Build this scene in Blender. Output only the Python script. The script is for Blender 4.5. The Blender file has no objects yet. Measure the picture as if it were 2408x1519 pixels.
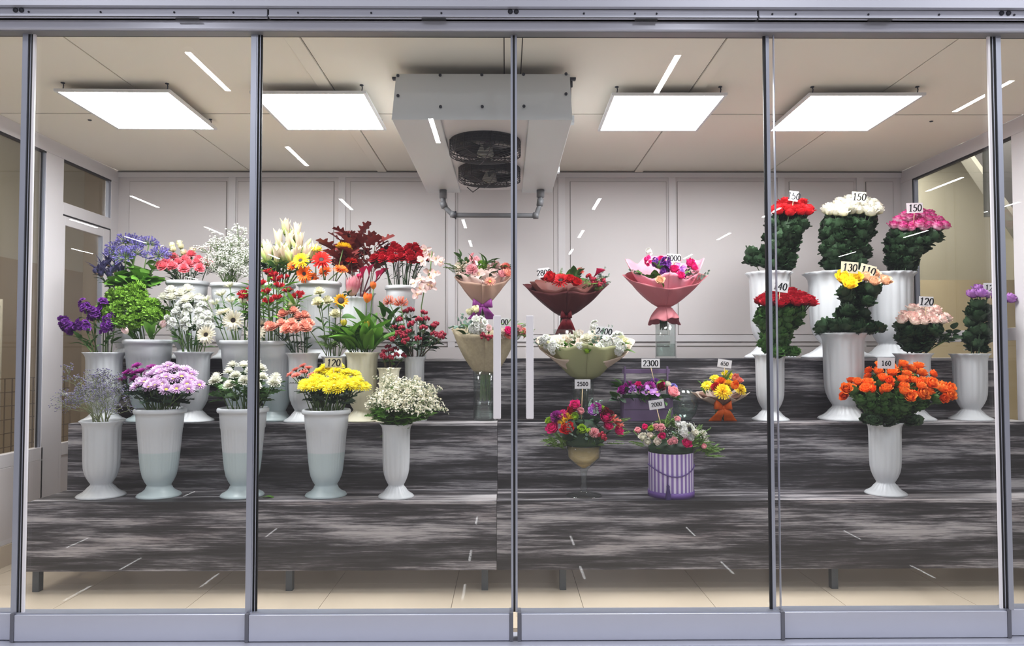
import bpy, math, random
from mathutils import Vector, Matrix, Euler
PI = math.pi
rnd = random.Random(7)
scene = bpy.context.scene
COL = scene.collection

# ---------------------------------------------------------------- camera
H0 = 1.31                      # camera height
F = 1700.0                     # focal length in px of a 2408 wide frame
YAW, PITCH, ROLL = math.radians(-0.47), math.radians(1.87), math.radians(-0.07)
cam_data = bpy.data.cameras.new('camera')
cam_data.sensor_width = 36.0
cam_data.lens = F / 2408 * 36.0
cam_data.shift_y = 20.0 / 2408
cam_data.clip_start = 0.05
cam = bpy.data.objects.new('camera', cam_data)
COL.objects.link(cam)
CAMROT = Matrix.Rotation(YAW, 3, 'Z') @ Matrix.Rotation(PI / 2 + PITCH, 3, 'X') @ Matrix.Rotation(ROLL, 3, 'Z')
cam.matrix_world = Matrix.Translation((0, 0, H0)) @ CAMROT.to_4x4()
scene.camera = cam

def W(px, py, Y):
    """point of the vertical plane at depth Y that the pixel sees"""
    d = CAMROT @ Vector(((px - 1204) / F, -(py - 779.5) / F, -1))
    t = Y / d.y
    return Vector((d.x * t, Y, H0 + d.z * t))
def WX(px, py, X):
    d = CAMROT @ Vector(((px - 1204) / F, -(py - 779.5) / F, -1))
    t = X / d.x
    return Vector((X, d.y * t, H0 + d.z * t))
def ppm(Y):                    # metres per pixel at depth Y
    return Y / F

# ---------------------------------------------------------------- world, exposure
world = bpy.data.worlds.new('world')
scene.world = world
world.use_nodes = True
bg = world.node_tree.nodes['Background']
bg.inputs[0].default_value = (0.80, 0.78, 0.90, 1)
bg.inputs[1].default_value = 0.26
scene.view_settings.view_transform = 'Standard'
scene.view_settings.look = 'None'
scene.view_settings.exposure = 0.0
scene.view_settings.gamma = 1.0
scene.view_settings.use_curve_mapping = False
scene.cycles.max_bounces = 8
scene.cycles.diffuse_bounces = 4
scene.cycles.glossy_bounces = 3
scene.cycles.transparent_max_bounces = 12
scene.cycles.adaptive_threshold = 0.025
PANEL_POWER = 36.0              # emission of the four LED ceiling panels
MALL_POWER = 170.0              # emission of the strip lamps of the hall

# ---------------------------------------------------------------- materials
def lin(h):
    h = h.lstrip('#')
    c = [int(h[i:i + 2], 16) / 255 for i in (0, 2, 4)]
    return tuple((x / 12.92 if x <= 0.04045 else ((x + 0.055) / 1.055) ** 2.4) for x in c) + (1,)
MATS = {}
def new_mat(name):
    m = bpy.data.materials.new(name)
    m.use_nodes = True
    nt = m.node_tree
    b = nt.nodes['Principled BSDF']
    return m, nt, b
def mat(name, col, rough=0.5, metal=0.0, var=0.0, scale=20, bump=0.0, spec=None, objvar=0.0):
    if name in MATS: return MATS[name]
    m, nt, b = new_mat(name)
    c = lin(col)
    b.inputs['Roughness'].default_value = rough
    b.inputs['Metallic'].default_value = metal
    if spec is not None: b.inputs['Specular IOR Level'].default_value = spec
    b.inputs['Base Color'].default_value = c
    last = None
    if var or bump:
        tc = nt.nodes.new('ShaderNodeTexCoord')
        no = nt.nodes.new('ShaderNodeTexNoise'); no.inputs['Scale'].default_value = scale; no.inputs['Detail'].default_value = 3
        nt.links.new(tc.outputs['Object'], no.inputs['Vector'])
        if var:
            mx = nt.nodes.new('ShaderNodeMix'); mx.data_type = 'RGBA'
            mx.inputs[6].default_value = tuple(x * (1 - var) for x in c[:3]) + (1,)
            mx.inputs[7].default_value = tuple(min(1, x * (1 + var)) for x in c[:3]) + (1,)
            nt.links.new(no.outputs[0], mx.inputs[0]); nt.links.new(mx.outputs[2], b.inputs['Base Color'])
            last = mx.outputs[2]
        if bump:
            bp = nt.nodes.new('ShaderNodeBump'); bp.inputs['Strength'].default_value = bump; bp.inputs['Distance'].default_value = 0.002
            nt.links.new(no.outputs[0], bp.inputs['Height']); nt.links.new(bp.outputs[0], b.inputs['Normal'])
    MATS[name] = m
    return m
def petal_mat(name, tip, base=None, mid=None, rough=0.6, trans=0.25, objvar=0.12, edge=None):
    """colour runs along the petal (attribute t: 0 at its base, 1 at its tip)"""
    if name in MATS: return MATS[name]
    m, nt, b = new_mat(name)
    b.inputs['Roughness'].default_value = rough
    b.inputs['Specular IOR Level'].default_value = 0.3
    at = nt.nodes.new('ShaderNodeAttribute'); at.attribute_name = 't'
    rp = nt.nodes.new('ShaderNodeValToRGB')
    cr = rp.color_ramp
    cr.elements[0].color = lin(base or tip); cr.elements[0].position = 0.1
    cr.elements[1].color = lin(tip); cr.elements[1].position = 0.75
    if mid:
        e = cr.elements.new(0.5); e.color = lin(mid)
    if edge:
        e = cr.elements.new(0.97); e.color = lin(edge)
    nt.links.new(at.outputs['Fac'], rp.inputs[0])
    oi = nt.nodes.new('ShaderNodeObjectInfo')
    mr = nt.nodes.new('ShaderNodeMapRange'); mr.inputs[3].default_value = 1 - objvar; mr.inputs[4].default_value = 1 + objvar
    nt.links.new(oi.outputs['Random'], mr.inputs[0])
    hs = nt.nodes.new('ShaderNodeHueSaturation')
    nt.links.new(rp.outputs[0], hs.inputs['Color']); nt.links.new(mr.outputs[0], hs.inputs['Value'])
    nt.links.new(hs.outputs[0], b.inputs['Base Color'])
    tr = nt.nodes.new('ShaderNodeBsdfTranslucent'); nt.links.new(hs.outputs[0], tr.inputs[0])
    mx = nt.nodes.new('ShaderNodeMixShader'); mx.inputs[0].default_value = trans
    out = nt.nodes['Material Output']
    nt.links.new(b.outputs[0], mx.inputs[1]); nt.links.new(tr.outputs[0], mx.inputs[2]); nt.links.new(mx.outputs[0], out.inputs[0])
    MATS[name] = m
    return m
def emit_mat(name, col, s):
    m = bpy.data.materials.new(name); m.use_nodes = True
    nt = m.node_tree; nt.nodes.clear()
    e = nt.nodes.new('ShaderNodeEmission'); e.inputs[0].default_value = lin(col); e.inputs[1].default_value = s
    o = nt.nodes.new('ShaderNodeOutputMaterial'); nt.links.new(e.outputs[0], o.inputs[0])
    return m
def glass_mat(name, tint, f0=0.04, rough=0.0, haze=0.0, hazecol='ffffff', scale=1.0):
    """thin clear sheet: straight-through light plus a fresnel reflection on each face"""
    m = bpy.data.materials.new(name); m.use_nodes = True
    nt = m.node_tree; nt.nodes.clear()
    lw = nt.nodes.new('ShaderNodeLayerWeight'); lw.inputs[0].default_value = 0.5
    pw = nt.nodes.new('ShaderNodeMath'); pw.operation = 'POWER'; pw.inputs[1].default_value = 5
    ma = nt.nodes.new('ShaderNodeMath'); ma.operation = 'MULTIPLY_ADD'; ma.inputs[1].default_value = (1 - f0) * scale; ma.inputs[2].default_value = f0 * scale
    nt.links.new(lw.outputs['Facing'], pw.inputs[0]); nt.links.new(pw.outputs[0], ma.inputs[0])
    tr = nt.nodes.new('ShaderNodeBsdfTransparent'); tr.inputs[0].default_value = lin(tint)
    gl = nt.nodes.new('ShaderNodeBsdfGlossy'); gl.inputs['Roughness'].default_value = rough
    mx = nt.nodes.new('ShaderNodeMixShader'); out = nt.nodes.new('ShaderNodeOutputMaterial')
    nt.links.new(ma.outputs[0], mx.inputs[0]); nt.links.new(gl.outputs[0], mx.inputs[2])
    if haze:
        di = nt.nodes.new('ShaderNodeBsdfDiffuse'); di.inputs[0].default_value = lin(hazecol)
        m2 = nt.nodes.new('ShaderNodeMixShader'); m2.inputs[0].default_value = haze
        nt.links.new(tr.outputs[0], m2.inputs[1]); nt.links.new(di.outputs[0], m2.inputs[2]); nt.links.new(m2.outputs[0], mx.inputs[1])
    else:
        nt.links.new(tr.outputs[0], mx.inputs[1])
    nt.links.new(mx.outputs[0], out.inputs[0])
    MATS[name] = m
    return m
def wood_mat():
    m, nt, b = new_mat('grey_wood_print')
    tc = nt.nodes.new('ShaderNodeTexCoord')
    def noise(sx, sz, detail, rough, off=0.0, dist=0.0):
        mp = nt.nodes.new('ShaderNodeMapping'); mp.inputs['Scale'].default_value = (sx, sz, sz); mp.inputs['Location'].default_value = (off, off, off)
        nt.links.new(tc.outputs['Object'], mp.inputs[0])
        n = nt.nodes.new('ShaderNodeTexNoise'); n.inputs['Scale'].default_value = 1; n.inputs['Detail'].default_value = detail; n.inputs['Roughness'].default_value = rough
        n.inputs['Distortion'].default_value = dist
        nt.links.new(mp.outputs[0], n.inputs['Vector'])
        return n.outputs[0]
    def math_(op, a, bb, c=None):
        n = nt.nodes.new('ShaderNodeMath'); n.operation = op
        for i, v in enumerate((a, bb, c)):
            if v is None: continue
            if isinstance(v, (int, float)): n.inputs[i].default_value = v
            else: nt.links.new(v, n.inputs[i])
        return n.outputs[0]
    big = noise(1.0, 12, 7, 0.66, 0, 0.12)
    mid = noise(2.4, 70, 5, 0.75, 4.2, 0.1)
    fine = noise(3.0, 260, 3, 0.8, 9.1)
    patch = noise(0.6, 5.0, 3, 0.5, 31, 0.1)
    c0 = lambda n, g: math_('MULTIPLY', math_('SUBTRACT', n, 0.5), g)
    v = math_('ADD', math_('ADD', c0(big, 1.9), c0(patch, 1.0)), math_('ADD', c0(mid, 0.75), c0(fine, 0.75)))
    v = math_('ADD', v, 0.50)
    rp = nt.nodes.new('ShaderNodeValToRGB'); cr = rp.color_ramp
    cr.elements[0].position = 0.22; cr.elements[0].color = lin('1d1b1f')
    cr.elements[1].position = 0.78; cr.elements[1].color = lin('bab5b7')
    for p, c in ((0.38, '2c2a2e'), (0.48, '444146'), (0.55, '5f5c61'), (0.62, '888488')):
        e = cr.elements.new(p); e.color = lin(c)
    nt.links.new(v, rp.inputs[0])
    warm = noise(0.9, 5, 2, 0.5, 17)
    mx = nt.nodes.new('ShaderNodeMix'); mx.data_type = 'RGBA'; mx.blend_type = 'MULTIPLY'
    mx.inputs[7].default_value = (1.0, 0.94, 0.92, 1)
    wr = nt.nodes.new('ShaderNodeMapRange'); wr.inputs[1].default_value = 0.5; wr.inputs[2].default_value = 0.65
    nt.links.new(warm, wr.inputs[0]); nt.links.new(wr.outputs[0], mx.inputs[0])
    nt.links.new(rp.outputs[0], mx.inputs[6]); nt.links.new(mx.outputs[2], b.inputs['Base Color'])
    b.inputs['Roughness'].default_value = 0.5
    bp = nt.nodes.new('ShaderNodeBump'); bp.inputs['Strength'].default_value = 0.25; bp.inputs['Distance'].default_value = 0.002
    nt.links.new(mid, bp.inputs['Height']); nt.links.new(bp.outputs[0], b.inputs['Normal'])
    return m

WOOD = wood_mat()
PVC = mat('white_pvc', 'd9d5d8', 0.4, var=0.03, scale=3)
WALLM = mat('white_wall_panel', 'd3cdce', 0.45, var=0.03, scale=1.5)
JOINT = mat('dark_joint', '6b6661', 0.8)
CEILM = mat('ceiling_panel', 'f3ecdf', 0.55, var=0.03, scale=1.2)
ALU = mat('silver_anodised', 'c3c6d4', 0.38, 0.35, var=0.03, scale=6)
ALU2 = mat('silver_profile', 'aeb3c2', 0.3, 0.6, var=0.03, scale=6)
ALUD = mat('shaded_track', '8e8e92', 0.5, 0.4)
GASK = mat('black_gasket', '1c1c20', 0.5)
CAPM = mat('grey_end_cap', '6c6d76', 0.5, 0.2)
WHITEP = mat('white_powder_coat', 'eceaf0', 0.35)
DARKM = mat('dark_leg_steel', '4c5157', 0.4, 0.5)
SCREW = mat('dark_screw', '3c3e46', 0.4, 0.6)
PIPEM = mat('grey_drain_pipe', '6f7074', 0.45)
UNITM = mat('cooler_casing', 'd0d3d6', 0.4, var=0.02, scale=3)
BLACK = mat('black_fan_plastic', '17161c', 0.45)
GLASS = glass_mat('clear_glass', 'fdfefe', 0.04)
SIDEGLASS = glass_mat('side_glass', 'f4f3f0', 0.05)
LED = emit_mat('led_diffuser', 'ffffff', PANEL_POWER)
TUBE = emit_mat('lamp_tube', 'fdfdff', MALL_POWER)

# ---------------------------------------------------------------- mesh helpers
class MB:
    def __init__(s): s.v = []; s.f = []; s.m = []; s.t = []
    def add(s, verts, faces, mi=0, ts=None):
        o = len(s.v)
        s.v += [tuple(v) for v in verts]
        s.f += [tuple(i + o for i in f) for f in faces]
        s.m += [mi] * len(faces)
        s.t += list(ts) if ts is not None else [0.5] * len(verts)
    def box(s, a, b, mi=0):
        x0, y0, z0 = a; x1, y1, z1 = b
        v = [(x0, y0, z0), (x1, y0, z0), (x1, y1, z0), (x0, y1, z0), (x0, y0, z1), (x1, y0, z1), (x1, y1, z1), (x0, y1, z1)]
        s.add(v, [(0, 3, 2, 1), (4, 5, 6, 7), (0, 1, 5, 4), (1, 2, 6, 5), (2, 3, 7, 6), (3, 0, 4, 7)], mi)
    def tube(s, pts, r, n=6, mi=0, cap=True, t0=0.5, t1=0.5):
        pts = [Vector(p) for p in pts]
        rs = r if isinstance(r, (list, tuple)) else [r] * len(pts)
        verts = []; ts = []
        u = None
        for i, p in enumerate(pts):
            d = (pts[min(i + 1, len(pts) - 1)] - pts[max(i - 1, 0)])
            if d.length < 1e-9: d = Vector((0, 0, 1))
            d.normalize()
            if u is None:
                u = d.cross(Vector((0.13, 1, 0.2)));
                if u.length < 1e-3: u = d.cross(Vector((1, 0, 0)))
            u = (u - d * u.dot(d)).normalized(); w = d.cross(u)
            for k in range(n):
                a = 2 * PI * k / n
                verts.append(p + (u * math.cos(a) + w * math.sin(a)) * rs[i])
                ts.append(t0 + (t1 - t0) * i / max(1, len(pts) - 1))
        faces = []
        for i in range(len(pts) - 1):
            for k in range(n):
                a = i * n + k; b = i * n + (k + 1) % n
                faces.append((a, b, b + n, a + n))
        if cap:
            faces.append(tuple(range(n))[::-1]); faces.append(tuple(range((len(pts) - 1) * n, len(pts) * n)))
        s.add(verts, faces, mi, ts)
    def lathe(s, prof, n=32, mi=0, mod=None, c=(0, 0, 0), cap0=True, cap1=False):
        verts = []
        for (r, z) in prof:
            for k in range(n):
                a = 2 * PI * k / n
                rr = r + (mod(a, z, r) if mod else 0)
                verts.append((c[0] + rr * math.cos(a), c[1] + rr * math.sin(a), c[2] + z))
        faces = []
        for i in range(len(prof) - 1):
            for k in range(n):
                a = i * n + k; b = i * n + (k + 1) % n
                faces.append((a, b, b + n, a + n))
        if cap0: faces.append(tuple(range(n))[::-1])
        if cap1: faces.append(tuple(range((len(prof) - 1) * n, len(prof) * n)))
        s.add(verts, faces, mi)
    def grid(s, fn, nu, nv, mi=0, close=False):
        """fn(u,v)->(point,t) with u,v in 0..1"""
        verts = []; ts = []
        for j in range(nv + 1):
            for i in range(nu + 1):
                p, t = fn(i / nu, j / nv)
                verts.append(p); ts.append(t)
        faces = []
        for j in range(nv):
            for i in range(nu):
                a = j * (nu + 1) + i
                faces.append((a, a + 1, a + nu + 2, a + nu + 1))
        s.add(verts, faces, mi, ts)
    def merge(s, o, M, mi=None):
        off = len(s.v)
        s.v += [tuple(M @ Vector(v)) for v in o.v]
        s.f += [tuple(i + off for i in f) for f in o.f]
        s.m += o.m if mi is None else [mi] * len(o.f)
        s.t += o.t
    def unitise(s, diam=1.0):
        r = max(math.hypot(v[0], v[1]) for v in s.v)
        k = diam / 2 / r
        s.v = [(v[0] * k, v[1] * k, v[2] * k) for v in s.v]
        return s
    def mesh(s, name, mats, smooth=True):
        me = bpy.data.meshes.new(name)
        me.from_pydata(s.v, [], s.f)
        for m in mats: me.materials.append(m)
        if len(mats) > 1: me.polygons.foreach_set('material_index', s.m)
        if smooth: me.polygons.foreach_set('use_smooth', [True] * len(s.f))
        at = me.attributes.new('t', 'FLOAT', 'POINT')
        at.data.foreach_set('value', s.t)
        me.update()
        return me
def put(name, data, parent=None, M=None):
    o = bpy.data.objects.new(name, data)
    COL.objects.link(o)
    if parent is not None: o.parent = parent
    if M is not None: o.matrix_local = M
    return o
def tag(o, label=None, cat=None, group=None, kind=None):
    if label: o['label'] = label
    if cat: o['category'] = cat
    if group: o['group'] = group
    if kind: o['kind'] = kind
    return o
def thing(name, label, cat, loc=(0, 0, 0), group=None, rz=0.0):
    o = bpy.data.objects.new(name, None); COL.objects.link(o)
    o.empty_display_size = 0.05
    o.location = loc; o.rotation_euler = (0, 0, rz)
    return tag(o, label, cat, group)
def boxobj(name, a, b, m, parent=None, bevel=0.0, kind=None, origin=None):
    """box object with its origin at its own base centre"""
    c = Vector(((a[0] + b[0]) / 2, (a[1] + b[1]) / 2, min(a[2], b[2])))
    mb = MB()
    lo = [min(a[i], b[i]) - c[i] for i in range(3)]; hi = [max(a[i], b[i]) - c[i] for i in range(3)]
    mb.box(lo, hi)
    me = mb.mesh(name, [m], smooth=False)
    o = put(name, me, parent)
    if parent is not None: c = c - parent.location
    o.location = c
    if bevel:
        bv = o.modifiers.new('bevel', 'BEVEL'); bv.width = bevel; bv.segments = 2
    if kind: o['kind'] = kind
    return o
def struct(o):
    o['kind'] = 'structure'
    return o
def sempty(name, loc=(0, 0, 0)):
    o = bpy.data.objects.new(name, None); COL.objects.link(o); o.location = loc; o['kind'] = 'structure'
    return o
# ================================================================ the setting
ZC = H0 + 1.49            # ceiling height
YB = 5.82                 # back wall
XL, XR = -3.125, 3.215    # side walls
YG = 3.25                 # front glass
Y1, Y2, Y3, Y4 = 4.04, 4.40, 4.72, 5.14     # stepped stand
Z1, Z2, Z3 = H0 - 0.808, H0 - 0.41, H0 - 0.022
ZR = 0.0

# floor of glazed tiles
TILE = mat('beige_tile', 'cabba7', 0.22, var=0.04, scale=2.5)
GROUT = mat('grout', '776c60', 0.8)
HALLTILE = mat('hall_tile', 'b9b3ad', 0.01, var=0.03, scale=1.0)
fl = boxobj('floor', (XL - 2.2, YG - 0.1, -0.1), (XR + 2.0, YB + 0.2, -0.004), GROUT); struct(fl)
ts = 0.6867
tile_me = MB(); tile_me.box((0.0015, 0.0015, -0.01), (ts - 0.0015, ts - 0.0015, 0)); tile_me = tile_me.mesh('tile', [TILE], False)
for i in range(-8, 8):
    for j in range(0, 4):
        o = put('tile', tile_me, fl)
        x = 0.40 + i * ts; y = 3.515 + j * ts
        
        o.location = Vector((x, y, 0)) - fl.location
# hall floor in front of the shop window
hf = boxobj('floor_hall', (-16, -30, -0.12), (16, YG - 0.12, -0.02), HALLTILE); struct(hf)

# ceiling
ce = boxobj('ceiling', (XL, YG - 0.02, ZC + 0.004), (XR, YB, ZC + 0.06), JOINT); struct(ce)
xs = [-3.125, -2.065, -1.0, 0.0, 1.075, 2.135, 3.215]
xs[3] = 0.035
ymid = 4.42
strips = {2: 0.075, 3: 0.085, 4: 0.07}
for i in range(6):
    xa, xb = xs[i], xs[i + 1]
    if i in strips: xa += strips[i] / 2
    if i + 1 in strips: xb -= strips[i + 1] / 2
    for (ya, yb) in ((YG, ymid), (ymid, YB)):
        boxobj('ceiling_panel', (xa + 0.004, ya + 0.008, ZC - 0.002), (xb - 0.004, yb - 0.008, ZC + 0.004), CEILM, ce)
for i, w in strips.items():
    boxobj('cover_strip', (xs[i] - w / 2 + 0.002, YG + 0.01, ZC - 0.010), (xs[i] + w / 2 - 0.002, YB - 0.01, ZC + 0.004), CEILM, ce)
for (px, py) in ((211, 281), (594, 284), (2190, 284)):
    d = W(px, py, 1.0); k = (ZC - H0) / (d.z - H0)
    mb = MB(); mb.lathe([(0.010, -0.004), (0.012, 0)], 10, cap0=True)
    o = put('screw', mb.mesh('screw', [SCREW]), ce); o.location = Vector((d.x * k, k, ZC - 0.003)) - ce.location

# back wall with framed white panels
bw = boxobj('wall_back', (XL - 0.05, YB, 0), (XR + 0.05, YB + 0.08, ZC + 0.05), WALLM); struct(bw)
ztop = W(1450, 427, YB).z; zbot = W(1450, 787, YB).z
zr0 = W(1450, 812, YB).z
def bx(px): return W(px, 600, YB).x
cols = [(303, 532), (558, 785), (823, 1048), (1076, 1302), (1341, 1568), (1593, 1819), (1857, 2010), (2038, 2102)]
for (a, b) in cols:
    for (za, zb) in ((zbot, ztop),):
        mb = MB()
        xa, xb = bx(a), bx(b); e = 0.003
        mb.box((xa, YB - 0.0045, za), (xb, YB + 0.01, zb), 1)
        o = put('panel_joint', mb.mesh('panel_joint', [JOINT, JOINT], False), bw); o.location = -bw.location
        mb = MB(); mb.box((xa + e, YB - 0.008, za + e), (xb - e, YB + 0.01, zb - e))
        o = put('wall_panel', mb.mesh('wall_panel', [WALLM], False), bw); o.location = -bw.location
for px in (545, 804, 1062, 1321, 1581, 1838, 2024):
    x = bx(px)
    boxobj('wall_stile', (x - 0.028, YB - 0.012, 0.03), (x + 0.028, YB + 0.01, ztop + 0.05), PVC, bw)
for (za, zb) in ((zbot - 0.004, zbot - 0.055), (ztop + 0.03, ztop + 0.07)):
    boxobj('wall_rail', (XL, YB - 0.015, za), (XR, YB + 0.01, zb), PVC, bw)
boxobj('base_line', (XL, YB - 0.006, zr0 - 0.012), (XR, YB + 0.01, zr0 - 0.004), JOINT, bw)
boxobj('base_panel', (XL, YB - 0.016, 0.02), (XR, YB + 0.01, zr0 - 0.014), WALLM, bw)
tr = boxobj('trim_1', (XL, YB - 0.02, ZC - 0.012), (XR, YB, ZC - 0.004), JOINT); struct(tr)

# ---- left partition wall (frames of white plastic, glazed)
def side_wall(name, X, sgn, frames, label=None):
    root = sempty(name, (X, 4.5, 0))
    for (nm, ya, yb, za, zb, th, m) in frames:
        boxobj(nm, (X, ya, za), (X + sgn * th, yb, zb), m, root, bevel=0.003 if th > 0.02 else 0)
    return root
def yl(px): return WX(px, 700, XL).y
ya0 = YG + 0.0
yA, yB_, yC, yD = yl(108), yl(145), yl(258), yl(278)
zt = H0 + 1.39
Fm = 0.05
lw = side_wall('wall_left', XL, -1, [
    ('top_rail', ya0, YB, zt, ZC, Fm, PVC),
    ('post', yA - 0.02, yB_, 0.14, zt, Fm, PVC),
    ('corner_post', yC, YB, 0.0, zt, Fm, PVC),
    ('transom', yB_, yC, H0 + 1.0, H0 + 1.085, Fm, PVC),
    ('sill_rail', ya0, yA, H0 - 0.70, H0 - 0.615, Fm, PVC),
    ('lower_panel', ya0, yA, 0.16, H0 - 0.70, 0.035, WALLM),
    ('bottom_rail', ya0, yB_, 0.13, 0.165, Fm, PVC),
])
bl = boxobj('baseboard_left', (XL - 0.05, ya0, 0), (XL + 0.012, yB_, 0.13), TILE); struct(bl)
# glazed pane of the partition and the window beads
w5 = sempty('window_1', (XL, yl(0), H0 - 0.6))
boxobj('glass_pane', (XL - 0.03, ya0, H0 - 0.615), (XL - 0.024, yA - 0.03, zt), SIDEGLASS, w5)
boxobj('window_bead', (XL - 0.005, yA - 0.035, H0 - 0.615), (XL - 0.03, yA, zt), ALU2, w5)
boxobj('rubber_seal', (XL - 0.018, yA - 0.042, H0 - 0.615), (XL - 0.026, yA - 0.036, zt), GASK, w5)
boxobj('rubber_seal', (XL - 0.002, ya0, zt - 0.012), (XL - 0.03, yA, zt), GASK, w5)
w6 = sempty('window_2', (XL, yB_, H0 + 1.08))
boxobj('glass_pane', (XL - 0.03, yB_, H0 + 1.085), (XL - 0.024, yC, zt), SIDEGLASS, w6)
boxobj('window_bead', (XL - 0.005, yC - 0.03, H0 + 1.085), (XL - 0.03, yC, zt), ALU2, w6)
boxobj('rubber_seal', (XL - 0.002, yB_, zt - 0.012), (XL - 0.03, yC, zt), GASK, w6)
# glazed door
d1 = sempty('door_1', (XL, yB_, 0))
fz = H0 + 1.0; fw = 0.085
boxobj('door_stile', (XL - 0.004, yB_ + 0.005, 0.02), (XL - 0.045, yB_ + 0.035, fz - 0.01), PVC, d1, 0.002)
boxobj('door_stile', (XL - 0.004, yC - 0.10, 0.02), (XL - 0.045, yC - 0.006, fz - 0.01), PVC, d1, 0.002)
boxobj('door_top_rail', (XL - 0.004, yB_ + 0.035, fz - 0.075), (XL - 0.045, yC - 0.1, fz - 0.01), PVC, d1, 0.002)
boxobj('door_bottom_rail', (XL - 0.004, yB_ + 0.035, H0 - 0.70), (XL - 0.045, yC - 0.1, H0 - 0.615), PVC, d1, 0.002)
boxobj('door_panel', (XL - 0.012, yB_ + 0.035, 0.03), (XL - 0.04, yC - 0.1, H0 - 0.70), WALLM, d1)
boxobj('glass_pane', (XL - 0.03, yB_ + 0.035, H0 - 0.615), (XL - 0.024, yC - 0.1, fz - 0.075), SIDEGLASS, d1)
boxobj('door_seal', (XL - 0.002, yB_ + 0.0, fz - 0.008), (XL - 0.03, yC, fz), GASK, d1)
boxobj('door_seal', (XL - 0.002, yC - 0.006, 0.02), (XL - 0.03, yC, fz), GASK, d1)
boxobj('window_bead', (XL - 0.005, yC - 0.12, H0 - 0.615), (XL - 0.03, yC - 0.1, fz - 0.075), ALU2, d1)
hd = MB(); hd.tube([(0, 0, 0), (0.05, 0, 0)], 0.012, 8); hd.tube([(0.05, 0, 0), (0.05, 0.12, 0)], 0.011, 8)
put('door_handle', hd.mesh('door_handle', [PVC]), d1).location = Vector((0.0, 0.02, H0 - 0.27))

# ---- right partition wall
def yr(px): return WX(px, 700, XR).y
yE, yF, yG_ = yr(2150), yr(2386), ya0
rw = side_wall('wall_right', XR, 1, [
    ('top_rail', ya0, YB, zt, ZC, Fm, PVC),
    ('corner_post', yE, YB, 0.0, zt, Fm, PVC),
    ('post', yF - 0.16, yF, 0.0, zt, Fm, PVC),
    ('middle_rail', yF, yE, H0 + 0.09, H0 + 0.17, Fm, PVC),
    ('lower_panel', yF, yE, 0.0, H0 - 0.6, 0.04, WALLM),
])
w7 = sempty('window_3', (XR, yF, H0))
boxobj('glass_pane', (XR + 0.024, yF, H0 + 0.17), (XR + 0.03, yE, zt), SIDEGLASS, w7)
boxobj('glass_pane', (XR + 0.024, yF, H0 - 0.6), (XR + 0.03, yE, H0 + 0.09), SIDEGLASS, w7)
boxobj('glass_pane', (XR + 0.024, ya0, 0.1), (XR + 0.03, yF - 0.16, zt), SIDEGLASS, w7)
boxobj('window_bead', (XR + 0.003, yE - 0.03, H0 + 0.17), (XR + 0.03, yE, zt), ALU2, w7)
boxobj('rubber_seal', (XR + 0.001, yE - 0.012, H0 + 0.17), (XR + 0.03, yE, zt), GASK, w7)
boxobj('rubber_seal', (XR + 0.001, yF, zt - 0.014), (XR + 0.03, yE, zt), GASK, w7)

# ---- what stands beyond the side partitions
BEIGE = mat('beige_plaster', 'a2937b', 0.8, var=0.05, scale=2)
LIGHTB = mat('pale_plaster', 'bdb8a6', 0.8, var=0.04, scale=2)
OCHRE = mat('ochre_plaster', 'c6b898', 0.8, var=0.04, scale=2)
nb = boxobj('wall_neighbour_left', (-5.3, 2.0, 0), (-5.2, 9.0, 2.33), BEIGE); struct(nb)
nb = boxobj('wall_neighbour_left_upper', (-5.3, 2.0, 2.33), (-5.2, 9.0, 4.0), LIGHTB); struct(nb)
nb = boxobj('wall_neighbour_rear', (-5.3, 8.9, 0), (3.0, 9.0, 4.0), BEIGE); struct(nb)
nb = boxobj('wall_neighbour_rear_right', (3.0, 8.9, 0), (6.3, 9.0, 4.0), LIGHTB); struct(nb)
nb = boxobj('wall_neighbour_right', (6.2, 2.0, 0), (6.3, 9.0, 4.0), LIGHTB); struct(nb)
nb = boxobj('wall_niche_right', (3.75, 7.6, 0), (6.2, 7.7, 2.1), OCHRE); struct(nb)
nb = boxobj('floor_neighbour', (-5.3, 2.0, -0.1), (6.3, 9.0, -0.06), TILE); struct(nb)
for (x, y, w_, e_, c_) in ((-4.2, 5.6, 1.2, 72, (1, .93, .82)), (4.7, 8.2, 0.7, 42, (1, .97, .9)), (4.3, 6.6, 1.0, 95, (1, .95, .86)), (4.2, 4.2, 0.8, 10, (1, .97, .9))):  # unseen area lights, added to brighten the spaces beyond the side glass
    ld = bpy.data.lights.new('neighbour_fill', 'AREA'); ld.shape = 'SQUARE'; ld.size = w_; ld.energy = e_; ld.color = c_
    lo = bpy.data.objects.new('neighbour_fill', ld); COL.objects.link(lo); lo.location = (x, y, 3.7)
# wire racks of the neighbouring shop
WIRE = mat('white_wire', 'b9b4a4', 0.5)
def wire_rack(x, y, w, label, zs, top):
    t = thing('wire_rack', label, 'rack', (x, y, 0))
    for z in zs:
        mb = MB()
        for k in range(15):
            yy = -w / 2 + w * k / 14
            mb.box((0, yy - 0.003, z), (0.32, yy + 0.003, z + 0.006))
        for xx in (0, 0.16, 0.32): mb.box((xx - 0.004, -w / 2, z - 0.006), (xx + 0.004, w / 2, z + 0.002))
        for xx in (0.0, 0.32): mb.box((xx - 0.004, -w / 2, z + 0.07), (xx + 0.004, w / 2, z + 0.078))
        put('wire_shelf', mb.mesh('wire_shelf', [WIRE], False), t)
    for xx in (0.0, 0.32):
        for yy in (-w / 2, w / 2):
            mb = MB(); mb.tube([(xx, yy, 0), (xx, yy, top)], 0.012, 6); put('upright', mb.mesh('upright', [WIRE]), t)
    return t
wire_rack(-4.25, 5.2, 0.9, 'pale wire shelf rack of the neighbouring shop, seen through the far left glass', (0.25, 0.6, 0.95, 1.3, 1.62), 1.75)
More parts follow.
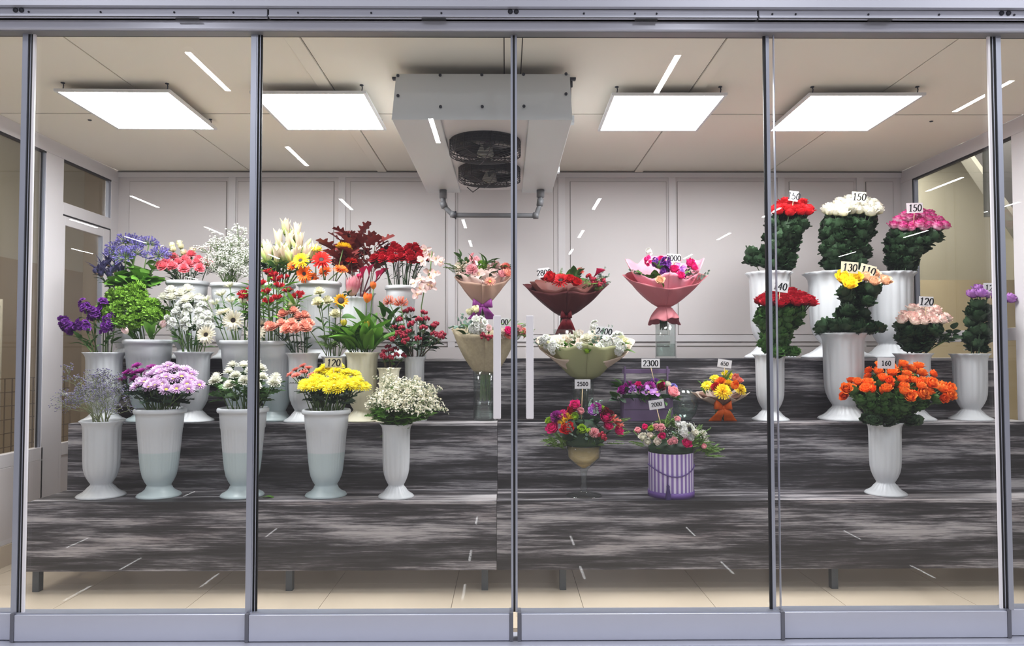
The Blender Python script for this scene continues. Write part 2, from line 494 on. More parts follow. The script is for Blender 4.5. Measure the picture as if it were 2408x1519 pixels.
GRIDM = mat('rusty_wire', '6a5a44', 0.6)
t = thing('wire_grid', 'upright brown wire grid seen low through the glazed door at left', 'wire grid', (XL - 0.35, 5.35, 0.2))
mb = MB()
for k in range(13): mb.box((-0.003, -0.45 + k * 0.075 - 0.003, 0), (0.003, -0.45 + k * 0.075 + 0.003, 0.95))
for k in range(11): mb.box((-0.003, -0.45, k * 0.095 - 0.003), (0.003, 0.45, k * 0.095 + 0.003))
put('mesh_panel', mb.mesh('mesh_panel', [GRIDM], False), t)
for q in (-0.45, 0.45):
    mb = MB(); mb.tube([(0, q, -0.2), (0, q, 0.95)], 0.01); put('grid_post', mb.mesh('grid_post', [GRIDM]), t)
# stair flight and its perforated steel post beyond the right-hand glass
STEELG = mat('galvanised_steel', '8f958c', 0.5, 0.4)
DARKB = mat('dark_soffit', '3b3a3c', 0.8)
t = thing('stair_flight', 'dark sloping stair underside beyond the right glass wall', 'staircase', (5.12, 6.0, 0))
mb = MB()
def slab(x0, x1, pts):
    v = [(x0, y, z) for (y, z) in pts] + [(x1, y, z) for (y, z) in pts]; n = len(pts)
    f = [tuple(range(n)), tuple(range(n, 2 * n))[::-1]] + [(i, (i + 1) % n, (i + 1) % n + n, i + n)[::-1] for i in range(n)]
    mb.add(v, f)
slab(-0.5, 0.5, [(1.3, 3.95), (1.3, 3.5), (0.2, 2.12), (0.0, 2.3), (0.0, 3.95)])
put('stair_soffit', mb.mesh('stair_soffit', [DARKB], False), t)
for s in (-0.55, 0.5):
    mb = MB(); slab(s, s + 0.05, [(1.32, 3.62), (1.32, 3.44), (0.1, 1.92), (0.0, 2.02)])
    put('stair_stringer', mb.mesh('stair_stringer', [mat('grey_stringer', '77756d', .8)], False), t)
mb = MB(); mb.box((-1.15, -0.14, 2.45), (-1.07, -0.06, 3.95)); ch = put('perforated_post', mb.mesh('perforated_post', [STEELG], False), t)
mb = MB()
for k in range(22):
    c = Vector((-1.11, -0.1405, 2.5 + k * 0.07))
    mb.add([c + Vector((0.009 * math.cos(a * PI / 4), 0, 0.009 * math.sin(a * PI / 4))) for a in range(8)], [tuple(range(8))])
tag(put('punched_hole', mb.mesh('punched_hole', [GASK], False), ch), kind='stuff')

# ================================================================ shop front
def zy(py, Y): return W(1204, py, Y).z
YT, YH = 3.165, 3.205
ft = boxobj('wall_front', (-4.6, 3.14, zy(15, 3.14)), (4.8, 3.26, 4.0), ALU); struct(ft)
tr2 = sempty('trim_2', (0, YT, zy(44, YT)))
za, zb = zy(43, YT), zy(17, YT)
jx = [-4.6, W(630, 30, YT).x, W(1783, 30, YT).x, 4.8]
for i in range(3):
    x0, x1 = jx[i] + 0.004, jx[i + 1] - 0.004
    boxobj('track_cover', (x0, YT, za), (x1, 3.25, zb), ALU, tr2, 0.002)
    for f_ in (0.12, 0.88):
        z = za + (zb - za) * f_
        boxobj('track_ridge', (x0, YT - 0.007, z - 0.0028), (x1, YT + 0.001, z + 0.0028), ALU, tr2)
        boxobj('ridge_groove', (x0, YT - 0.001, z - 0.0045), (x1, YT + 0.001, z + 0.0045), GASK, tr2)
boxobj('track_back', (-4.6, YT + 0.012, za), (4.8, 3.25, zb + 0.02), GASK, tr2)
mbs = MB(); mbs.lathe([(0.0045, 0), (0.0045, 0.003), (0.002, 0.004)], 8, cap1=True); mbs.v = [(v[0], -v[2], v[1]) for v in mbs.v]
scr = mbs.mesh('screw', [SCREW])
mbs = MB(); mbs.lathe([(0.011, 0), (0.011, 0.004), (0.006, 0.006)], 12, cap1=True); mbs.v = [(v[0], -v[2], v[1]) for v in mbs.v]
scrb = mbs.mesh('bolt', [SCREW])
for px in (68, 237, 410, 549, 701, 873, 1038, 1373, 1493, 1544, 1816, 1871, 2042, 2208, 2385):
    o = put('screw', scr, tr2); o.location = W(px, 28 + px * 0.003, YT) - tr2.location
for px in (37, 51, 1200, 1214, 2355, 2371):
    o = put('bolt', scrb, tr2); o.location = W(px, 24 + px * 0.003, YT) - tr2.location
HEADM = mat('glossy_header', 'c6c9d8', 0.22, 0.2, var=0.02, scale=4)
hb = boxobj('trim_3', (-4.6, YH - 0.012, zy(86.5, 3.258)), (4.8, 3.258, zy(46, YH)), HEADM, bevel=0.006); struct(hb)
lp = boxobj('trim_4', (-4.6, YH - 0.002, zy(86.5, 3.258) - 0.003), (4.8, 3.262, zy(86.5, 3.258) + 0.001), ALUD); struct(lp)
lp = boxobj('trim_5', (-4.6, 3.255, zy(89, 3.262)), (4.8, 3.262, zy(86, 3.258)), GASK); struct(lp)
# strip slots
for (px, w) in ((440, 58), (1020, 60), (1520, 56), (2070, 60)):
    c = W(px, 43 + px * 0.002, YT - .001)
    boxobj('track_slot', (c.x - w / 2 * 0.0018, YT - 0.002, c.z - 0.002), (c.x + w / 2 * 0.0018, YT + .01, c.z + 0.002), GASK, tr2)

# glass panels of the front.  (name, x0, x1 at mid height, rail px0, px1, depth)
def gx(px, Y): return W(px, 835, Y).x
ztopg = zy(84, 3.25)
zrt = zy(1446, 3.2); zrb = zy(1508, 3.2)
def glass_leaf(name, x0, x1, rx0, rx1, Y, cap_l=True, cap_r=True):
    r = sempty(name, ((x0 + x1) / 2, Y, 0.0))
    boxobj('glass_pane', (x0, Y, zrt - 0.02), (x1, Y + 0.008, ztopg + 0.03), GLASS, r)
    cl = 0.016 if cap_l else 0; cr = 0.016 if cap_r else 0
    boxobj('bottom_rail', (rx0 + cl, Y - 0.03, zrb), (rx1 - cr, Y + 0.035, zrt), ALU, r, 0.002)
    boxobj('glazing_bead', (rx0 + cl, Y - 0.022, zrt), (rx1 - cr, Y + 0.028, zrt + 0.007), ALU2, r)
    if cap_l: boxobj('end_cap', (rx0, Y - 0.033, zrb - 0.002), (rx0 + cl, Y + 0.036, zrt + 0.006), CAPM, r)
    if cap_r: boxobj('end_cap', (rx1 - cr, Y - 0.033, zrb - 0.002), (rx1, Y + 0.036, zrt + 0.006), CAPM, r)
    return r
def rx(px): return W(px, 1475, 3.22).x
Yo, Yi = 3.27, 3.25
xm = [gx(p, 3.26) for p in (62, 601, 1209, 1806, 2346)]
g0 = glass_leaf('window_4', -4.6, xm[0], -4.6, rx(24), Yo, False, False)
g1 = glass_leaf('window_5', xm[0], xm[1], rx(24), rx(578), Yi, True, False)
g2 = glass_leaf('door_2', xm[1], xm[2] - 0.006, rx(578), rx(1207), Yi - 0.012, True, True)
g3 = glass_leaf('door_3', xm[2] + 0.006, xm[3], rx(1217), rx(1843), Yi - 0.012, True, True)
g4 = glass_leaf('window_6', xm[3], xm[4], rx(1843), rx(2378), Yi, False, True)
g5 = glass_leaf('window_7', xm[4], 4.8, rx(2378), 4.8, Yo, False, False)
def prof(root, xa, xb, Y0, Y1_, m, nm):
    boxobj(nm, (xa, Y0, zrt - 0.0), (xb, Y1_, ztopg + 0.02), m, root)
k = 3.25 / F
# 62: light, dark, pale
def mullion(root, cx, seq, Y=3.238):
    """seq of (width px, material, name, protrusion)"""
    tot = sum(s[0] for s in seq) * k; x = cx - tot / 2
    for (w, m, nm, pr) in seq:
        prof(root, x, x + w * k - 0.0004, Y - pr, Y + 0.008, m, nm); x += w * k
mullion(g1, xm[0], [(13, ALU2, 'side_profile', 0.006), (4, GASK, 'gasket', 0.0), (2, ALU2, 'side_profile', 0.001), (4, GASK, 'gasket', 0.0), (6, WHITEP, 'side_profile', 0.002)])
mullion(g2, xm[1], [(13, ALU2, 'side_profile', 0.006), (3, ALU2, 'side_profile', 0.004), (4, GASK, 'gasket', 0.0), (2, ALU2, 'side_profile', 0.001), (4, GASK, 'gasket', 0.0)])
mullion(g3, xm[2], [(5, ALU2, 'side_profile', 0.004), (5, GASK, 'gasket', 0.0), (5, ALU2, 'side_profile', 0.004)])
mullion(g4, xm[3], [(6, GASK, 'gasket', 0.0), (8, ALU2, 'side_profile', 0.004)])
prof(g4, xm[3] + 0.030, xm[3] + 0.0335, 3.225, 3.24, ALU2, 'glass_edge')
mullion(g5, xm[4], [(6, WHITEP, 'side_profile', 0.002), (5, GASK, 'gasket', 0.0), (2, ALU2, 'side_profile', 0.001), (5, GASK, 'gasket', 0.0), (12, ALU2, 'side_profile', 0.006)])
# door pulls
for (root, px) in ((g2, 1169), (g3, 1246)):
    a = W(px - 9, 742, 3.17); b = W(px + 9, 985, 3.17)
    h = boxobj('door_pull', (a.x, 3.165, b.z), (b.x, 3.180, a.z), WHITEP, root, 0.004)
    for zz in (0.12, 0.88):
        z = b.z + (a.z - b.z) * zz; xc = (a.x + b.x) / 2
        mb = MB(); mb.tube([(0, 3.178, 0), (0, 3.24, 0)], 0.009, 10)
        put('standoff', mb.mesh('standoff', [GASK]), h).location = Vector((xc, 0, z)) - root.location - h.location
# sill and track below the glass
sl = boxobj('trim_6', (-4.6, 3.02, -0.03), (4.8, 3.34, zrb - 0.012), ALU, bevel=0.003); struct(sl)
sl = boxobj('trim_7', (-4.6, 3.16, zrb - 0.012), (4.8, 3.30, zrb - 0.004), ALU); struct(sl)
boxobj('plinth', (-4.6, 3.06, -0.6), (4.8, 3.34, -0.03), ALUD)['kind'] = 'structure'
bpy.data.objects['plinth'].name = 'trim_8'

# ================================================================ stepped wooden stand (two units)
XA = W(65, 1175, Y1).x; XS = W(1168, 1250, Y1).x; XE = XR - 0.015
def stand(name, label, x0, x1, legs):
    t = thing(name, label, 'display stand', ((x0 + x1) / 2, (Y1 + Y4) / 2, 0), 'stepped display stands')
    th = 0.018
    for (ya, yb, z, zl, nm) in ((Y1, Y2, Z1, 0.122, 'lower'), (Y2, Y3, Z2, Z1, 'middle'), (Y3, Y4, Z3, Z2, 'upper')):
        boxobj('riser_board', (x0, ya, zl), (x1, ya + th, z - th), WOOD, t)
        boxobj('shelf_board', (x0, ya - 0.002, z - th), (x1, yb + 0.001, z), WOOD, t, 0.0015)
    for xe in (x0, x1 - th):
        boxobj('end_panel', (xe, Y1 + th, 0.122), (xe + th, Y2, Z1 - th), WOOD, t)
        boxobj('end_panel', (xe, Y2 + th, Z1), (xe + th, Y3, Z2 - th), WOOD, t)
        boxobj('end_panel', (xe, Y3 + th, Z2), (xe + th, Y4, Z3 - th), WOOD, t)
    for x in legs:
        boxobj('leg', (x - 0.018, Y1 + 0.035, 0), (x + 0.018, Y1 + 0.075, 0.45), DARKM, t)
        boxobj('leg', (x - 0.018, Y4 - 0.08, 0), (x + 0.018, Y4 - 0.04, Z3 - 0.02), DARKM, t)
        boxobj('cross_bar', (x - 0.015, Y1 + 0.07, 0.13), (x + 0.015, Y4 - 0.05, 0.16), DARKM, t)
    return t
stand('display_stand', 'left stepped flower stand faced with grey streaked wood print boards', XA, XS - 0.001,
      [XA + 0.03, W(675, 1360, Y1).x, W(1140, 1360, Y1 + 0.05).x])
stand('display_stand', 'right stepped flower stand of grey streaked boards under the bouquets and roses', XS + 0.001, XE,
      [W(1325, 1360, Y1).x, W(1970, 1360, Y1).x, XE - 0.04])

# ================================================================ LED ceiling panels
FRAMEW = mat('white_lamp_frame', 'dcdcde', 0.4)
zl = H0 + 1.432
def led_panel(a, b, c, d, label):
    """near-left, near-right px then far-left, far-right"""
    pn = [W(p[0], p[1], 1.0) for p in (a, b, c, d)]
    q = [Vector((p.x * (zl - H0) / (p.z - H0), (zl - H0) / (p.z - H0), zl)) for p in pn]
    cx = sum(p.x for p in q) / 4; cy = sum(p.y for p in q) / 4
    t = thing('ceiling_light', label, 'ceiling light', (cx, cy, zl), 'square ceiling lights')
    wx = (q[1].x - q[0].x + q[3].x - q[2].x) / 4; wy = ((q[2].y + q[3].y) - (q[0].y + q[1].y)) / 4
    lean = ((q[2].x + q[3].x) - (q[0].x + q[1].x)) / 4 / wy
    e = 0.016
    mb = MB(); mb.box((-wx - e, -wy - e, 0.0008), (wx + e, wy + e, 0.012))
    for (x0, y0, x1, y1) in ((-wx - e, -wy - e, wx + e, -wy), (-wx - e, wy, wx + e, wy + e), (-wx - e, -wy, -wx, wy), (wx, -wy, wx + e, wy)):
        mb.box((x0, y0, -0.002), (x1, y1, 0.0012))
    M = Matrix(((1, lean, 0, 0), (0, 1, 0, 0), (0, 0, 1, 0), (0, 0, 0, 1)))
    M = Matrix.Rotation(-lean * 0.6, 4, 'Z')
    put('frame', mb.mesh('frame', [FRAMEW], False), t, M)
    mb = MB(); mb.add([(-wx, -wy, 0), (-wx, wy, 0), (wx, wy, 0), (wx, -wy, 0)], [(0, 1, 2, 3)])
    put('diffuser', mb.mesh('diffuser', [LED], False), t, M)
    for sx in (-1, 1):
        for sy in (-1, 1):
            mb = MB(); mb.tube([(0, 0, 0.012), (0.004, 0, 0.04), (0, 0, ZC - zl)], 0.003, 5)
            mb.lathe([(0.011, ZC - zl - 0.006), (0.011, ZC - zl - 0.002)], 8)
            put('hanger', mb.mesh('hanger', [SCREW]), t, M @ Matrix.Translation((sx * wx * 0.95, sy * wy * 0.95, 0)))
led_panel((135, 215), (400, 218), (279, 301), (501, 304), 'square LED ceiling light at far left of the display')
led_panel((592, 220), (858, 222), (678, 302), (901, 306), 'square LED ceiling light between the left mullion and the cooling unit')
led_panel((1445, 223), (1700, 227), (1413, 307), (1636, 306), 'square LED ceiling light just right of the cooling unit')
led_panel((1907, 224), (2165, 226), (1815, 306), (2037, 308), 'square LED ceiling light at far right of the display')

# ================================================================ strip lamps of the hall: most seen as reflections, a near row added unseen
HM = 3.45
hall = sempty('ceiling_hall', (0, -4, H0 + HM + 0.06))
def lamp(kx, c0, idx):
    yv = F * HM * c0 * 1e-3; L = 1.2
    y = 2 * YG - yv
    M = Matrix.Translation(Vector((kx * HM, y, H0 + HM)) - hall.location)
    mb = MB(); mb.box((-0.045, -L - 0.01, 0.001), (0.045, 0.01, 0.06))
    h = put('lamp_housing', mb.mesh('lamp_housing', [FRAMEW], False), hall, M)
    mb = MB(); mb.add([(-0.035, -L, 0), (-0.035, 0, 0), (0.035, 0, 0), (0.035, -L, 0)], [(0, 1, 2, 3)])
    put('lamp_tube', mb.mesh('lamp_tube', [TUBE], False), h)
for i, (kx, c0) in enumerate([(-1.05, 1.389), (-1.05, 2.03), (-1.06, 2.71), (-.318, 1.786), (-.318, 3.125), (-.318, 3.70), (-.318, 4.5),
        (.575, 1.402), (.60, 2.70), (.62, 3.40), (.63, 4.0), (1.85, 1.52), (1.87, 2.865), (1.84, 3.47), (1.85, 4.2),
        (2.58, 2.37), (3.37, 2.75), (3.40, 3.39), (3.4, 4.1), (-2.35, 2.66), (-2.34, 3.30), (-3.2, 3.12), (-3.2, 3.57), (-4.06, 3.98), (-4.06, 5.4), (-2.35, 4.2), (-1.05, .749), (-.318, .52), (.59, .76), (1.85, .88), (2.6, .9), (-2.35, .74), (-1.7, .75), (1.2, .8), (-3.2, .8), (3.37, .8)]):  # last entries: near row outside the reflections, added to light the front frame
    lamp(kx, c0, i)

# ================================================================ cooling unit
def cooler():
    yn = 3.50; yf = 5.09
    zb_ = H0 + 1.150; ztp = H0 + 1.432
    xl = W(921, 272, yn).x; xr_ = W(1346, 272, yn).x
    cx = (xl + xr_) / 2
    t = thing('cooling_unit', 'grey ceiling-hung evaporator cooling unit with two black fans', 'cooling unit', (cx, (yn + yf) / 2, ztp))
    T = Matrix.Translation(-t.location)
    def part(nm, mb, m, smooth=False, parent=None, bev=0):
        o = put(nm, mb.mesh(nm, [m], smooth), parent or t, T if parent is None else Matrix())
        if bev:
            b = o.modifiers.new('bevel', 'BEVEL'); b.width = bev; b.segments = 2
        return o
    # casing with a slightly back-leaning front plate
    w = (xr_ - xl) / 2
    def prism(x0, x1, y0b, y0t, y1, z0, z1):
        mb = MB()
        mb.add([(x0, y0b, z0), (x1, y0b, z0), (x1, y1, z0), (x0, y1, z0), (x0, y0t, z1), (x1, y0t, z1), (x1, y1, z1), (x0, y1, z1)],
               [(0, 3, 2, 1), (4, 5, 6, 7), (0, 1, 5, 4), (1, 2, 6, 5), (2, 3, 7, 6), (3, 0, 4, 7)])
        return mb
    mb = MB(); mb.add([(xl, yn, zb_), (xr_, yn, zb_), (xr_, yn + 0.003, zb_), (xl, yn + 0.003, zb_), (xl, yn + 0.14, ztp), (xr_, yn + 0.14, ztp), (xr_, yn + 0.147, ztp), (xl, yn + 0.147, ztp)],
               [(0, 3, 2, 1), (4, 5, 6, 7), (0, 1, 5, 4), (1, 2, 6, 5), (2, 3, 7, 6), (3, 0, 4, 7)])
    part('front_plate', mb, UNITM)
    part('front_body', prism(xl + 0.004, xr_ - 0.004, yn + 0.03, yn + 0.148, yn + 0.22, zb_ + 0.045, ztp - 0.004), UNITM)
    part('top_casing', prism(xl + 0.01, xr_ - 0.01, yn + 0.12, yn + 0.15, yf, zb_ + 0.12, ztp - 0.004), UNITM)
    wl = W(1035, 262, yn).x; wr = W(1243, 262, yn).x
    part('drip_tray', prism(xl, wl, yn + 0.004, yn + 0.054, yf, zb_, zb_ + 0.10), UNITM, bev=0.004)
    part('drip_tray', prism(wr, xr_, yn + 0.004, yn + 0.054, yf, zb_, zb_ + 0.10), UNITM, bev=0.004)
    part('fan_plate', prism(wl, wr, yn + 0.014, yn + 0.022, yf - 0.02, zb_ + 0.016, zb_ + 0.034), WALLM)
    mbs = MB(); mbs.lathe([(0.008, 0), (0.008, 0.004), (0.003, 0.006)], 10, cap1=True); mbs.v = [(v[0], -v[2], v[1]) for v in mbs.v]
    sm = mbs.mesh('screw', [SCREW])
    for (px, py) in ((936, 178), (1035, 177), (1133, 176), (1231, 175), (1331, 174), (936, 225), (1331, 221), (1036, 251), (1134, 251), (1232, 250)):
        f_ = (272 - py) / 100.0; Y = yn + 0.14 * f_
        p = W(px, py, Y - 0.002); put('screw', sm, t, T @ Matrix.Translation(p))
    for sx in (xl - 0.02, xr_ + 0.02):
        for yy in (yn + 0.34, yf - 0.2):
            mb = MB(); mb.tube([(sx, yy, zb_ + 0.10), (sx, yy, ZC)], 0.006, 8); mb.lathe([(0.014, 0), (0.014, 0.03)], 10, c=(sx, yy, ZC - 0.05), cap1=True)
            mb.box((sx - 0.03, yy - 0.015, ZC - 0.012), (sx + 0.03, yy + 0.015, ZC)); part('hanging_rod', mb, SCREW, True)
            mb = MB(); mb.box((min(sx, sx + 0.02), yy - 0.02, zb_ + 0.09), (max(sx, sx + 0.02), yy + 0.02, zb_ + 0.13)); part('bracket', mb, UNITM)
    # two fans
    for (px, py, dpx, Yf) in ((1141, 350, 168, 3.91), (1151, 412, 146, 4.49)):
        R = dpx / 2 * Yf / F
        fx = W(px, py, Yf).x
        z0 = zb_ + 0.022
        mb = MB(); mb.lathe([(R * 1.0, 0), (R * 1.0, -0.012), (R * .93, -0.015), (R * .95, -0.045), (R * .88, -0.056), (R * .86, -0.056), (R * .91, -0.04), (R * .9, 0)], 40, c=(0, 0, 0), cap0=False)
        f = put('fan', mb.mesh('fan', [BLACK]), t, T @ Matrix.Translation((fx, Yf, z0)))
        g = MB()
        zs = lambda r: -0.100 + 0.018 * (r / R) ** 2
        for j in range(9):
            r = R * (0.22 + 0.78 * j / 8)
            g.tube([(r * math.cos(2 * PI * q / 40), r * math.sin(2 * PI * q / 40), zs(r)) for q in range(41)], 0.0022, 4, cap=False)
        for j in range(6):
            r = R * 1.0; z = -0.082 + 0.07 * j / 5
            g.tube([(r * math.cos(2 * PI * q / 40), r * math.sin(2 * PI * q / 40), z) for q in range(41)], 0.0018, 4, cap=False)
        for j in range(48):
            a = 2 * PI * j / 48
            g.tube([(R * math.cos(a), R * math.sin(a), -0.082), (R * math.cos(a + 0.12), R * math.sin(a + 0.12), -0.01)], 0.0016, 3, cap=False)
        for j in range(8):
            a = 2 * PI * j / 8 + 0.2
            g.tube([(r * R * math.cos(a), r * R * math.sin(a), zs(r * R) - 0.002) for r in (0.0, 0.22, 0.5, 0.8, 1.0)] + [(R * math.cos(a), R * math.sin(a), 0)], 0.0032, 5)
        put('wire_guard', g.mesh('wire_guard', [BLACK]), f)
        mb = MB(); mb.lathe([(0.001, -0.095), (R * .22, -0.093), (R * .24, -0.08), (R * .2, -0.03)], 24)
        put('fan_hub', mb.mesh('fan_hub', [mat('pale_hub', 'c9c6bd', 0.5)]), f)
        for j in range(5):
            a = 2 * PI * j / 5
            mb = MB()
            mb.grid(lambda u, v: (((0.22 + 0.66 * v) * R * math.cos(a + (u - .5) * 0.75), (0.22 + 0.66 * v) * R * math.sin(a + (u - .5) * 0.75), -0.055 + (u - .5) * 0.03), 0.5), 4, 4)
            put('fan_blade', mb.mesh('fan_blade', [BLACK]), f)
    # hanging cable loop
    p = [W(1098, 440, 4.5), W(1112, 452, 4.5), W(1128, 440, 4.5)]
    mb = MB(); mb.tube(p, 0.003, 5); part('cable', mb, BLACK, True)
    # drain pipe
    Yp = 5.0
    P = lambda x, y: W(x, y, Yp)
    mb = MB()
    mb.tube([P(1042, 447), P(1042, 478), P(1046, 487), P(1062, 503), P(1072, 506), P(1256, 507), P(1262, 503), P(1270, 480), P(1271, 447)], 0.017, 12)
    for (a, b, r) in (((1042, 447), (1042, 466), 0.026), ((1040, 474), (1046, 488), 0.024), ((1060, 503), (1072, 506), 0.024), ((1254, 507), (1266, 507), 0.023), ((1269, 484), (1271, 468), 0.023), ((1271, 447), (1271, 464), 0.027)):
        mb.tube([P(*a), P(*b)], r, 12)
    part('drain_pipe', mb, PIPEM, True)
    mb = MB(); mb.tube([P(1070, 506), P(1073, 506)], 0.029, 12); part('pipe_collar', mb, SCREW, True)
cooler()
# ================================================================ plant shapes (unit size, axis +Z)
def petal(mb, az, r0, z0, L, Wd, a0, a1, cup=0.0, nu=4, nv=4, ruf=0.0, prof='round', mi=0, tw=0.0, a2=None, frill=5.0, t0=0.0, t1=1.0):
    """one petal; a0..a1 (deg from the axis) is how its spine leans from base to tip"""
    er = Vector((math.cos(az), math.sin(az), 0)); et = Vector((-math.sin(az), math.cos(az), 0)); ez = Vector((0, 0, 1))
    spine = []; r = r0; z = z0; N = nv * 3
    for j in range(N + 1):
        v = j / N
        if a2 is None: a = a0 + (a1 - a0) * v
        else: a = a0 + (a1 - a0) * min(1, v * 1.6) if v < 0.62 else a1 + (a2 - a1) * (v - 0.62) / 0.38
        a = math.radians(a)
        spine.append((r, z, a))
        r += math.sin(a) * L / N; z += math.cos(a) * L / N
    verts = []; ts = []
    for j in range(nv + 1):
        v = j / nv; r, z, a = spine[j * 3]
        if prof == 'round': w = Wd * (math.sin(PI * min(1, (0.10 + 0.82 * v ** 0.8))) ** 0.6)
        elif prof == 'strap': w = Wd * min(1, 0.45 + 1.3 * v) * (1 if v < 0.8 else 0.75)
        elif prof == 'point': w = Wd * math.sin(PI * (0.12 + 0.86 * v)) ** 0.9
        elif prof == 'fan': w = Wd * (0.25 + 0.75 * v ** 0.8)
        elif prof == 'lance': w = Wd * math.sin(PI * (0.05 + 0.94 * v ** 0.85)) ** 0.75
        else: w = Wd
        w = max(w, Wd * 0.02)
        for i in range(nu + 1):
            u = -1 + 2 * i / nu
            n = er * (-math.cos(a)) + ez * math.sin(a)
            p = er * r + ez * z + et * (u * w) + n * (cup * u * u * w)
            if ruf:
                p += n * (ruf * math.sin(frill * u + az * 3) * v) + (er * math.sin(a) + ez * math.cos(a)) * (ruf * 0.7 * (1 if i % 2 else -1) * (v ** 2))
            if tw: p += ez * (tw * u * w)
            verts.append(p); ts.append(t0 + (t1 - t0) * v)
    faces = []
    for j in range(nv):
        for i in range(nu):
            a_ = j * (nu + 1) + i
            faces.append((a_, a_ + 1, a_ + nu + 2, a_ + nu + 1))
    mb.add(verts, faces, mi, ts)
def ring(mb, n, R_, ph=0.0, jit=0.0, **kw):
    for i in range(n):
        k_ = dict(kw)
        az = 2 * PI * i / n + ph + R_.uniform(-jit, jit)
        if jit:
            k_['L'] = kw['L'] * R_.uniform(0.93, 1.07); k_['a0'] = kw['a0'] + R_.uniform(-4, 4); k_['a1'] = kw['a1'] + R_.uniform(-6, 6)
        petal(mb, az, **k_)
def disc(mb, r, h, z, mi=1, n=12):
    mb.lathe([(r, z), (r * 0.95, z + h * 0.6), (r * 0.6, z + h), (r * 0.1, z + h * 0.95)], n, mi, cap0=True, cap1=True)
def rose_bloom(seed, openness=1.0):
    R_ = random.Random(seed); mb = MB(); o = openness
    ring(mb, 3, R_, 0.3, 0.1, r0=.02, z0=.05, L=.62, Wd=.17, a0=12, a1=-22, cup=.9, ruf=.01)
    ring(mb, 4, R_, 1.0, 0.1, r0=.03, z0=.03, L=.66, Wd=.24, a0=28, a1=-16, cup=.7, ruf=.012)
    ring(mb, 5, R_, 0.2, 0.1, r0=.04, z0=.02, L=.70, Wd=.30, a0=50, a1=-8, a2=5, cup=.5, ruf=.015)
    ring(mb, 5, R_, 0.8, 0.12, r0=.05, z0=.0, L=.74, Wd=.34, a0=66 * o, a1=4, a2=35 * o, cup=.38, ruf=.015)
    ring(mb, 5, R_, 0.1, 0.15, r0=.05, z0=-.02, L=.74, Wd=.36, a0=84 * o, a1=14, a2=80 * o, cup=.3, ruf=.02)
    for i in range(5): petal(mb, 2 * PI * i / 5, .03, -.02, .32, .05, 70, 100, nu=2, nv=3, prof='point', mi=1)
    mb.lathe([(.03, -.16), (.07, -.08), (.08, 0.0), (.05, .05)], 8, 1)
    return mb.unitise()
def carnation_bloom(seed):
    R_ = random.Random(seed); mb = MB()
    for (n, a0, a1, L, z0) in ((5, 8, 4, .52, .08), (6, 24, 22, .54, .05), (8, 42, 46, .54, .03), (9, 58, 70, .54, 0), (9, 74, 96, .52, -.02)):
        ring(mb, n, R_, R_.random(), .2, r0=.02, z0=z0, L=L, Wd=.17, a0=a0, a1=a1, cup=.1, nu=6, nv=3, ruf=.035, prof='fan', frill=7)
    mb.lathe([(.05, -.32), (.09, -.25), (.10, -.02), (.05, .02)], 8, 1)
    return mb.unitise()
def daisy_bloom(seed, n=16, layers=3, eye=.13, eyeh=.06, Wd=.046, a0=70, a1=92, droop=0, prof='strap'):
    R_ = random.Random(seed); mb = MB()
    for k in range(layers):
        ring(mb, n, R_, k * 2.1 / n + R_.random() * .1, .10, r0=eye * .7, z0=.01 + .03 * k, L=.5 - .05 * k - eye * .5, Wd=Wd, a0=a0 - 16 * k, a1=a1 - 17 * k + droop, cup=.5, nu=2, nv=3, prof=prof)
    disc(mb, eye, eyeh, .02 + .02 * layers)
    mb.lathe([(.03, -.12), (.12, -.03), (.14, .02)], 8, 2)
    return mb.unitise()
def pompon_bloom(seed, n=20, layers=6, Wd=.055, flat=1.0):
    R_ = random.Random(seed); mb = MB()
    for k in range(layers):
        f = k / (layers - 1)
        ring(mb, max(6, int(n * (1 - .55 * f))), R_, R_.random() * 3, .08, r0=.05 * (1 - f), z0=.03 * k * flat, L=.48 - .15 * f, Wd=Wd, a0=78 * (1 - f) + 10 * f, a1=100 * (1 - f) - 12 * f, cup=.35, nu=2, nv=3, prof='strap')
    mb.lathe([(.03, -.12), (.12, -.03), (.14, .02)], 8, 2)
    return mb.unitise()
def tulip_bloom(seed):
    R_ = random.Random(seed); mb = MB()
    for k in range(2): ring(mb, 3, R_, k * PI / 3, .05, r0=.05, z0=-.02 * k, L=1.35, Wd=.36, a0=58, a1=-34, cup=.45, nv=5, prof='point')
    return mb.unitise()
def lily_bloom(seed, op):
    R_ = random.Random(seed); mb = MB()
    ring(mb, 3, R_, 0, .05, r0=.03, z0=0, L=1.25, Wd=.20, a0=14, a1=8, a2=12 + 70 * op, cup=.5, nv=5, prof='point')
    ring(mb, 3, R_, PI / 3, .05, r0=.035, z0=0, L=1.25, Wd=.17, a0=16, a1=10, a2=16 + 75 * op, cup=.4, nv=5, prof='point')
    for i in range(5):
        a = i * 1.25; mb.tube([(0, 0, .3), (.12 * math.cos(a), .12 * math.sin(a), 1.1)], .012, 4, 1)
    return mb
def bud_mesh():
    mb = MB(); mb.lathe([(.02, 0), (.08, .12), (.12, .35), (.13, .6), (.08, .88), (.015, 1.0)], 8, 0, mod=lambda a, z, r: .012 * math.cos(3 * a), cap1=True)
    n = len(mb.v); mb.t = [v[2] for v in mb.v]; return mb
